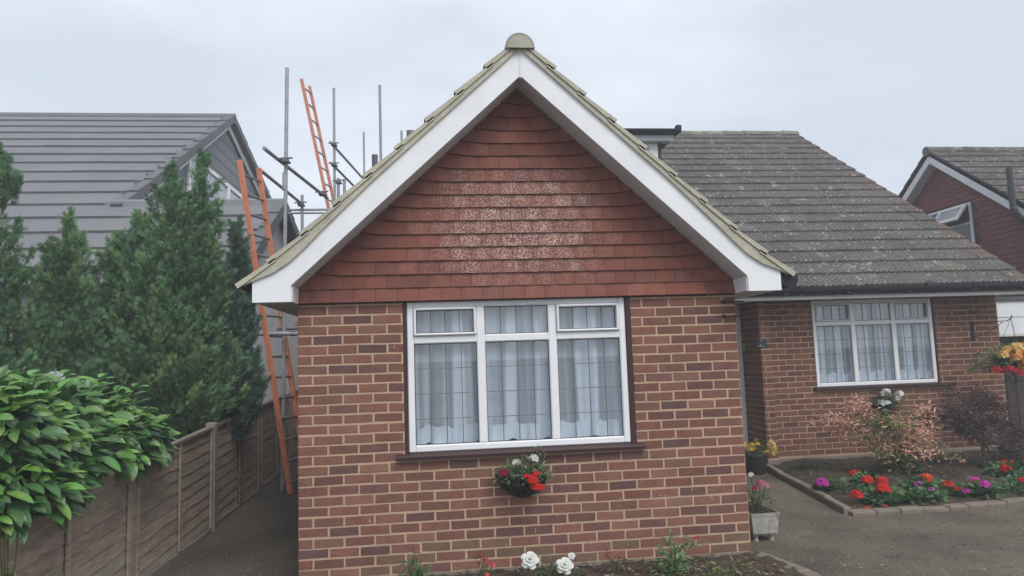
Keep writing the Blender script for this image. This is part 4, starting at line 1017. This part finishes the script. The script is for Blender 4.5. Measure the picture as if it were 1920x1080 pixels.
bedplant(6.54,1.26,'geranium with three magenta heads near the bed edge', .20,.10,[(6.56,1.38,.30,.068,MAG,22),(6.50,1.17,.30,.062,MAG,22),(6.24,1.10,.265,.048,MAG,14)], 230)
bedplant(6.62,2.50,'geranium with one small violet pink head behind the others by the salmon shrub', .15,.11,[(6.59,2.44,.305,.058,VIO,18),(6.52,2.42,.29,.03,VIO,8)], 150)
bedplant(7.14,1.42,'geranium with a single red head at the right end of the bed', .19,.11,[(7.04,1.30,.295,.055,RED,20)], 190)
bedplant(7.50,2.05,'red geranium with three heads behind the pale trunk of the dark maple', .20,.12,[(7.62,2.20,.315,.062,RED,18),(7.42,1.95,.30,.060,RED,18),(7.60,2.03,.335,.058,RED,18)], 190)
bedplant(7.98,2.28,'geranium with one high red head at the far right of the bed', .17,.14,[(7.97,2.25,.33,.070,RED,20)], 150)
bush('bedding_plant', 'low dark green leafy plant without flowers in the bed corner by the wall', 'plant', (5.52,2.85,gz(5.5,2.8)), .22,.18,.11, 260, .05, [(.035,.075,.045),(.045,.09,.05)], KT)
bush('bedding_plant', 'small dark green leafy clump between the pink and scarlet geraniums', 'plant', (5.38,1.62,gz(5.3,1.6)), .14,.12,.09, 170, .05, [(.045,.095,.045),(.05,.11,.045)], KT)
bush('bedding_plant', 'spreading mid green clump without flowers along the front edge of the bed', 'plant', (5.85,1.22,gz(5.9,1.2)), .24,.12,.08, 260, .05, GER, RL)
bush('bedding_plant', 'mid green leafy clump at the right end of the bed edge', 'plant', (6.90,1.30,gz(6.9,1.3)), .28,.13,.10, 280, .05, GER, KT)

# salmon pink shrub and bronze weeping maple
def airy(name, label, base, tips, cols, ls, per, spread, trunkcol, tpl, tr=.016, droop=.1, trunk=0):
    o = thing(name, label, 'shrub', base); q = MB(); B_ = Vector(base); L = []
    if trunk: q.tube([tuple(B_-Vector((0,0,.05))), tuple(B_+Vector((.012,0,trunk*.5))), tuple(B_+Vector((0,0,trunk)))], [tr, tr*.85, tr*.8], trunkcol, 8); B_ = B_+Vector((0,0,trunk-.02)); tr *= .6
    for tp_ in tips:
        T_ = Vector(tp_[:3]); mid_ = B_.lerp(T_, .5)+Vector((0,0,.12)); q.tube([tuple(B_), tuple(mid_), tuple(T_)], [tr,tr*.6,.003], trunkcol, 6)
        for k in range(5):
            s_ = T_+Vector((rnd.gauss(0,spread*.7), rnd.gauss(0,spread*.7), rnd.gauss(0,spread*.5))); q.tube([tuple(mid_.lerp(T_, .5)), tuple(s_)], [.005,.002], trunkcol, 4); L.append((s_, tp_[3] if len(tp_) > 3 else 0))
    q.build('branch', M['bark'], o)
    q = MB()
    for s_, ci in L:
        N = per; l = np.array(s_)+rng.normal(0,1,(N,3))*np.array([spread*.55,spread*.55,spread*.34]); ax = rng.normal(0,1,(N,3))*np.array([1,1,.5])+np.array([0,0,-droop])
        q.inst(*tpl, frames(ax, np.array([[0,-.4,1.]])+rng.normal(0,.5,(N,3)), ls*rng.uniform(.6,1.3,N)), l, colset(cols[ci], N, .25, .12))
    q.build('foliage', M['leaf'], o); return o
PK = [(.62,.32,.25),(.68,.40,.32),(.54,.23,.18),(.56,.38,.24)]; PG = [(.16,.20,.06),(.24,.24,.09),(.13,.17,.055)]; MX = PK+PG+PG
airy('salmon_shrub', 'airy shrub with salmon pink and green leaves under the right window', (6.45,2.55,.20),
     [(5.72,2.54,0.88,0),(5.93,2.54,0.81,0),(6.04,2.44,0.67,2),(6.22,2.49,0.92,2),(6.31,2.44,0.79,1),(6.50,2.39,0.84,1),(6.64,2.54,0.71,0),(6.78,2.54,0.73,0),(7.04,2.63,0.90,0),(7.16,2.63,0.86,0),(6.17,2.35,0.52,2),(6.45,2.30,0.57,2),(6.74,2.35,0.52,2),(6.93,2.30,0.45,2),(6.22,2.63,0.97,0),(6.45,2.25,0.39,1),(6.38,2.35,0.69,2),(6.62,2.30,0.64,0),(6.09,2.58,0.95,0),(6.55,2.21,0.48,0)],
     [PK, PG, MX], .066, 34, .115, (.16,.11,.08), KN, .010)
DM = [(.050,.030,.032),(.040,.026,.030),(.065,.035,.034),(.075,.048,.042)]
airy('bronze_maple', 'dark bronze weeping maple with a bare pale trunk right of the salmon shrub', (7.64,2.52,.20),
     [(a-.14, b-.22, c-.25) for a, b, c in [(7.45,2.8,1.18),(7.55,2.7,1.02),(7.75,2.7,1.22),(7.95,2.75,1.12),(8.1,2.8,1.02),(8.25,2.8,.88),(7.85,2.6,.95),(8.05,2.6,.82),(8.3,2.65,.70),(8.45,2.8,.72),(7.7,2.55,.82),(7.92,2.5,.68),(8.15,2.5,.60),(8.40,2.6,.52),(7.62,2.9,1.28),(7.9,2.85,1.3),(8.55,2.75,.60),(7.28,2.85,1.10),(7.38,2.75,.98),(7.55,2.65,.86)]],
     [DM], .055, 62, .125, (.20,.165,.14), KN, .026, trunk=.32)

# front border plants (their stems come up from below the picture)
def rose(name, label, loc, hz, r_, heads, cols, n=90, hc=WHT, ls=.05, grp=None):
    return bush(name, label, 'plant', loc, r_, r_*.7, hz, n, ls, cols, KT, heads, grp, 5, .35)
DKG = [(.055,.115,.045),(.045,.095,.042),(.075,.145,.055)]
o = rose('rose_bush', 'white rose bush with two full blooms below the wall basket', (1.80,-.40,.14), .17, .20, [], DKG, 150)
def rosebloom(parent, p, R0, col):
    q = MB(); P = np.array(p)
    for ring, (n_, tilt, sz) in enumerate(((5,.2,1.0),(6,.55,.85),(5,.9,.65),(4,1.25,.45),(3,1.45,.3))):
        for k in range(n_):
            a = 2*pi*k/n_+ring*.5; dv_ = np.array([cos(a), sin(a)*1.0, 0]); f_ = np.array([0,-.75,.66]); s1 = np.cross(f_, [1,0,0]); s1 /= np.linalg.norm(s1)
            d3 = dv_[0]*np.array([1,0,0])+dv_[1]*s1; ax = d3*cos(tilt)+f_*sin(tilt); c = colset(col,1,.06,.02)[0]
            c = colset(col,1,.05,.02)
            tpl = ([(-.28,0,0),(.28,0,0),(-.5,.55,.05),(.5,.55,.05),(-.32,1,.16),(.32,1,.16),(0,1.08,.2)], [(0,1,3,2),(2,3,5,4),(4,5,6)], [(.92,.92,.9),(1,1,1),(1,1,1)])
            q.inst(*tpl, frames(ax[None], -f_[None]*1.0, np.array([R0*sz])), (P+f_*R0*.12*ring)[None], c)
    return q.build('flower_head', M['petal'], parent)
rosebloom(o, (1.660,-.44,.315), .062, WHT); rosebloom(o, (1.905,-.44,.262), .060, WHT); rosebloom(o, (1.965,-.40,.315), .025, WHT)
bush('rose_plant', 'green rose shoots without bloom in the border left of the white roses', 'plant', (.86,-.42,.14), .11,.09,.27, 150, .055, DKG, KT, (), None, 5)
bush('fuchsia', 'small fuchsia with hanging coral red flowers left of the white roses', 'plant', (1.335,-.42,.14), .075,.06,.22, 60, .040, [(.06,.10,.05),(.09,.08,.05)], KN, [(.01,-.03,.20,.024,(.62,.10,.09),7,.6),(.055,-.03,.16,.026,(.68,.16,.15),7,.6),(.02,-.03,.10,.024,(.62,.10,.09),7,.6),(-.02,-.03,.235,.016,(.5,.06,.06),5,.6)], None, 5)
o = bush('climbing_rose', 'bright green leafy rose with one red bud at the right of the front border', 'plant', (2.70,-.42,.14), .11,.08,.22, 190, .050, [(.11,.22,.07),(.085,.18,.06),(.15,.27,.10)], KT, (), None, 6)
q = MB(); q.tube([(2.72,-.42,.2),(2.78,-.40,.32),(2.86,-.40,.385)], .004, (.13,.18,.08), 5); q.tube([(2.70,-.42,.2),(2.69,-.41,.36),(2.695,-.41,.43)], .004, (.13,.18,.08), 5); q.build('stem', M['leaf'], o)
q = MB(); N = 60; l = np.concatenate([np.array([2.83,-.40,.34])+rng.normal(0,1,(36,3))*[.05,.03,.030], np.array([2.70,-.41,.385])+rng.normal(0,1,(24,3))*[.025,.02,.04]])
q.inst(*KT, frames(rng.normal(0,1,(N,3)), np.array([[0,-.5,1.]])+rng.normal(0,.4,(N,3)), .045*rng.uniform(.7,1.2,N)), l, colset([(.12,.20,.08),(.16,.22,.10)],N,.2)); q.build('shoot_leaves', M['leaf'], o)
flower_head(o, (2.885,-.41,.39), .016, (.55,.05,.05), 8, .6, 'bud')
bush('dry_plant', 'withered dark brown plant against the plinth right of the white roses', 'plant', (2.30,-.30,.14), .09,.06,.15, 70, .035, [(.06,.045,.04),(.085,.06,.05)], KN, (), None, 5)
for (x_, y_, lb) in ((3.15,-.45,'low yellow green weed in the corner of the front border by the kerb'),(2.95,-.62,'small pale green weed between the rose and the kerb corner')): bush('weed', lb, 'plant', (x_,y_,.13), .13,.10,.10, 80, .05, [(.16,.18,.06),(.20,.20,.09),(.10,.14,.05)], KN, (), None, 4)
bush('yellow_green_shrub', 'small yellow green sprig in the bottom left corner by the fence', 'plant', (-1.05,-1.68,.1), .10,.15,.72, 300, .05, [(.14,.22,.06),(.18,.26,.08),(.09,.16,.05)], KT, (), None, 6, .3, lift=.36)

# wall basket under the front window
WB = thing('wall_basket', 'dark wire half basket fixed to the bricks under the front window', 'basket', (1.675, 0, .66))
q = MB(); n_ = 14; cx, z1, z0 = 1.675, .86, .665; rings = []
for k in range(7):
    t = k/6; rr3 = .185*(1-(1-t)**2.1)**.62+.012 if k else .02; rings.append((z0+(z1-z0)*t, rr3))
vs = []
for (zz, ra) in rings:
    for j in range(n_+1): a = pi+pi*j/n_; vs.append((cx+ra*cos(a), -.008+ra*.95*sin(a), zz))
q.add(vs, [(i*(n_+1)+j, i*(n_+1)+j+1, (i+1)*(n_+1)+j+1, (i+1)*(n_+1)+j) for i in range(6) for j in range(n_)], (.035,.032,.026)); q.build('liner', M['soil'], WB, True)
q = MB()
for j in range(0, n_+1, 2):
    a = pi+pi*j/n_; q.tube([(cx+(ra+.004)*cos(a), -.008+(ra+.004)*.97*sin(a), zz) for zz, ra in rings], .0042, (.085,.09,.085), 5)
for kk in (3,): zz, ra = rings[kk]; q.tube([(cx+(ra+.006)*cos(pi+pi*j/n_), -.008+(ra+.006)*.97*sin(pi+pi*j/n_), zz) for j in range(n_+1)], .0042, (.02,.025,.022), 5)
zz, ra = rings[-1]; q.tube([(cx+(ra+.006)*cos(pi+pi*j/n_), -.008+(ra+.006)*.97*sin(pi+pi*j/n_), zz) for j in range(n_+1)], .0065, (.22,.23,.22), 6)
q.build('wire_frame', M['black'], WB)
bush('basket_plants', 'red geranium with white and crimson petunias filling the basket under the front window', 'plant', (1.675,-.115,.815), .20,.11,.16, 560, .042, [(.10,.19,.06),(.08,.155,.055),(.15,.23,.085),(.17,.23,.12)], KT,
     [(.050,-.105,.015,.052,RED,22),(.012,-.105,.035,.036,RED,14),(.080,-.105,.055,.038,RED,14),(.075,-.115,-.040,.046,RED,18),(.118,-.105,-.045,.038,RED,12),(-.155,-.06,.065,.036,(.30,.015,.075),6,.75),(-.12,-.04,.05,.022,(.18,.012,.09),5,.8),(-.055,-.06,.135,.034,WHT,6,.75),(.072,-.055,.155,.036,WHT,6,.75)], None, 6)
o = bush('creeping_jenny', 'pale green leafy shoot rising from the right of the basket to the sill', 'plant', (1.80,-.07,.86), .05,.03,.20, 60, .035, [(.14,.24,.08),(.19,.28,.11)], KT, (), None, 4)

# white flowered wall pot under the right window
PB = thing('wall_pot', 'dark green half pot hung on the wall under the right window', 'pot', (7.03, 3.4, .83))
q = MB(); vs = []
for (zz, ra) in ((.80,.06),(.86,.12),(.93,.155),(.98,.165),(.975,.15)):
    for j in range(15): a = pi+pi*j/14; vs.append((7.03+ra*cos(a), 3.492+ra*.9*sin(a), zz))
q.add(vs, [(i*15+j, i*15+j+1, (i+1)*15+j+1, (i+1)*15+j) for i in range(4) for j in range(14)], (.025,.035,.028)); q.build('pot_body', M['black'], PB, True)
bush('white_petunia', 'white petunias in the hanging pot under the right window', 'plant', (7.03,3.40,.93), .23,.12,.16, 260, .055, [(.055,.125,.045),(.045,.10,.04),(.08,.165,.055)], KT,
     [(-.06,-.10,.17,.055,WHT,7,.7),(-.13,-.11,.045,.055,WHT,7,.7),(-.05,-.12,.03,.045,WHT,6,.7),(.13,-.08,.085,.052,WHT,7,.7),(.17,-.04,.15,.05,WHT,7,.7),(-.02,-.06,.19,.045,WHT,6,.7)], None, 5)

# iron bracket and the orange hanging basket
HBx = 8.475
IB = thing('wall_bracket', 'black wrought iron hanging bracket on the bricks right of the window', 'bracket', (HBx, 3.495, 1.85))
q = MB(); q.bbox((HBx-.022,3.478,1.76),(HBx+.022,3.494,2.02),(.03,.03,.032),.006); q.tube([(HBx,3.475,1.99),(HBx+.03,3.2,2.0),(HBx+.06,2.95,2.0),(HBx+.07,2.90,2.03),(HBx+.07,2.88,2.07)], .0065, (.03,.03,.032), 6); q.tube([(HBx,3.475,1.80),(HBx+.02,3.3,1.84),(HBx+.05,3.02,1.985)], .005, (.02,.02,.022), 6); q.build('iron_arm', M['black'], IB)
HB = thing('hanging_basket', 'dark hanging basket on chains beside the garage', 'basket', (HBx+.07, 2.92, 1.42))
q = MB(); vs = []; cxx, cyy = HBx+.03, 2.92
for (zz, ra) in ((1.34,.03),(1.36,.10),(1.42,.165),(1.50,.19)):
    for j in range(17): a = 2*pi*j/16; vs.append((cxx+ra*cos(a), cyy+ra*sin(a), zz))
q.add(vs, [(i*17+j, i*17+j+1, (i+1)*17+j+1, (i+1)*17+j) for i in range(3) for j in range(16)], (.03,.028,.022)); q.build('bowl', M['soil'], HB, True)
q = MB()
for j in range(3): a = 2*pi*j/3+.4; q.tube([(cxx+.185*cos(a),cyy+.185*sin(a),1.50),(HBx+.07,2.90,2.03)], .003, (.05,.05,.05), 4)
q.build('chain', M['black'], HB)
ORG = (.80,.30,.03); YEL = (.74,.50,.17); PCH = (.78,.38,.12)
bush('begonia', 'orange and yellow begonias with trailing red flowers overflowing the hanging basket', 'plant', (HBx-.06,2.92,1.36), .46,.24,.30, 1000, .06, [(.05,.11,.042),(.04,.09,.036),(.09,.17,.055),(.15,.19,.06)], KT,
     [(a-.04, b-.05, c-.0, d*1.45, e_, f_+4, g_) for a, b, c, d, e_, f_, g_ in [(.06,-.12,.17,.065,PCH,9,.6),(.14,-.17,.16,.08,ORG,14,.6),(.24,-.15,.12,.08,ORG,14,.6),(.18,-.17,.05,.075,ORG,14,.6),(.12,-.16,.06,.06,PCH,9,.6),(-.02,-.1,.25,.055,YEL,9,.6),(.12,-.05,.28,.06,YEL,10,.6),(.26,-.04,.28,.06,YEL,10,.6),(-.12,-.1,.20,.05,YEL,8,.6),(.02,-.16,.13,.04,YEL,6,.6),(-.25,-.12,.0,.055,(.45,.02,.04),10,.6),(-.10,-.15,.01,.05,(.50,.03,.05),10,.6),(.02,-.15,-.03,.05,(.55,.03,.06),10,.6),(.36,-.12,.22,.06,ORG,10,.6)]], None, 6)
o = bush('trailing_plant', 'pale yellow green trailing stems below the orange begonias', 'plant', (HBx+.0,2.87,1.12), .13,.08,.26, 120, .045, [(.22,.24,.09),(.28,.26,.14),(.14,.19,.07)], KN, (), None, 5)
bush('lime_shrub', 'lime green leafy shrub at the right edge of the photo by the garage', 'plant', (9.05,3.0,.3), .22,.2,.62, 260, .07, [(.20,.26,.06),(.26,.30,.08),(.12,.18,.05)], KT, (), None, 6, lift=.15)
q = MB(); q.tube([(9.02,3.1,.25),(9.30,3.3,1.75)], .009, (.34,.33,.31), 7); o = q.build('garden_cane', M['bark']); tag(o, 'thin pale cane leaning in front of the dark garage door', 'cane')

# pot with yellow flowers by the porch, stone trough by the wing corner
YP = thing('plant_pot', 'round dark pot standing by the porch behind the wing corner', 'pot', (4.98, 3.05, .19))
q = MB(); vs = []; prf = [(.17,.10),(.19,.115),(.40,.15),(.42,.16),(.42,.14),(.36,.13)]
prf = [(h(5,3.05)+a-.17, b) for a, b in prf]
for (zz, ra) in prf:
    for j in range(21): a = 2*pi*j/20; vs.append((4.98+ra*cos(a), 3.05+ra*sin(a), zz))
q.add(vs, [(i*21+j, i*21+j+1, (i+1)*21+j+1, (i+1)*21+j) for i in range(5) for j in range(20)]+[tuple(5*21+j for j in range(20))], (.045,.038,.034)); q.build('pot_body', M['black'], YP, True)
bush('yellow_daisies', 'small yellow flowers in the round dark pot by the porch', 'plant', (4.98,3.05,.40), .22,.16,.17, 170, .045, [(.06,.13,.04),(.09,.16,.05)], KT,
     [(rnd.uniform(-.24,.26), rnd.uniform(-.16,.02), rnd.uniform(.04,.20), .026, rnd.choice([(.72,.56,.12),(.70,.60,.24),(.74,.50,.08)]), 5, .75) for _ in range(26)], None, 5)
TR = thing('stone_trough', 'short pale cast stone trough on feet beside the right corner of the wing', 'planter', (3.80, .60, .13))
q = MB(); hb = h(3.8,.5); x0, x1, y0, y1 = 3.66, 3.90, .35, .80
def frust(mb, za, zb, ia, ib, col):
    P = [(x0+ia,y0+ia,za),(x1-ia,y0+ia,za),(x1-ia,y1-ia,za),(x0+ia,y1-ia,za),(x0-ib,y0-ib,zb),(x1+ib,y0-ib,zb),(x1+ib,y1+ib,zb),(x0-ib,y1+ib,zb)]
    mb.add(P, [(0,3,2,1),(4,5,6,7)]+[(k,(k+1)%4,4+(k+1)%4,4+k) for k in range(4)], col)
frust(q, hb+.045, hb+.065, .03, .0-.012, (.37,.36,.325)); frust(q, hb+.065, hb+.205, .012, .0, (.38,.37,.335)); frust(q, hb+.205, hb+.235, -.002, .010, (.40,.39,.35)); tb = q.build('trough_body', M['stone'], TR)
for (xx, yy) in ((x0+.05,y0+.06),(x1-.05,y0+.06),(x0+.05,y1-.06),(x1-.05,y1-.06)):
    q = MB(); q.tube([(xx,yy,hb-.005),(xx,yy,hb+.022),(xx,yy,hb+.047)], [.024,.020,.034], (.36,.35,.31), 10); q.build('foot', M['stone'], TR)
q = MB(); q.quad((x0,y0,hb+.237),(x1,y0,hb+.237),(x1,y1,hb+.237),(x0,y1,hb+.237),(.05,.04,.03)); q.build('compost', M['soil'], TR)
bush('pink_bedding', 'pink and white bedding flowers growing in the stone trough', 'plant', (3.78,.52,hb+.235), .14,.16,.20, 170, .045, [(.08,.15,.05),(.06,.12,.05),(.12,.18,.07)], KN,
     [(.02,-.08,.235,.034,(.62,.18,.26),9,.6),(-.03,-.10,.20,.034,(.55,.08,.18),9,.6),(.06,-.10,.215,.03,(.68,.30,.34),8,.6),(-.07,-.10,.31,.026,WHT,6,.7)], None, 7)

# ------------------------------------------------------------------ haze volume, added to stand in for a lens veil
hz = MB(); hz.box((-60, -14, -1.2), (60, 46, 9.2), (.8,.8,.8))
HM = bpy.data.materials.new('veil_volume'); HM.use_nodes = True; HM.node_tree.nodes.remove(HM.node_tree.nodes['Principled BSDF'])
pv = HM.node_tree.nodes.new('ShaderNodeVolumePrincipled'); pv.inputs['Color'].default_value = (.92, .95, 1, 1); pv.inputs['Density'].default_value = .0065
HM.node_tree.links.new(pv.outputs[0], HM.node_tree.nodes['Material Output'].inputs['Volume'])
hzo = hz.build('haze', HM); hzo['kind'] = 'stuff'
tag(hzo, 'thin even haze added around the houses to stand in for a lens veil', 'haze')
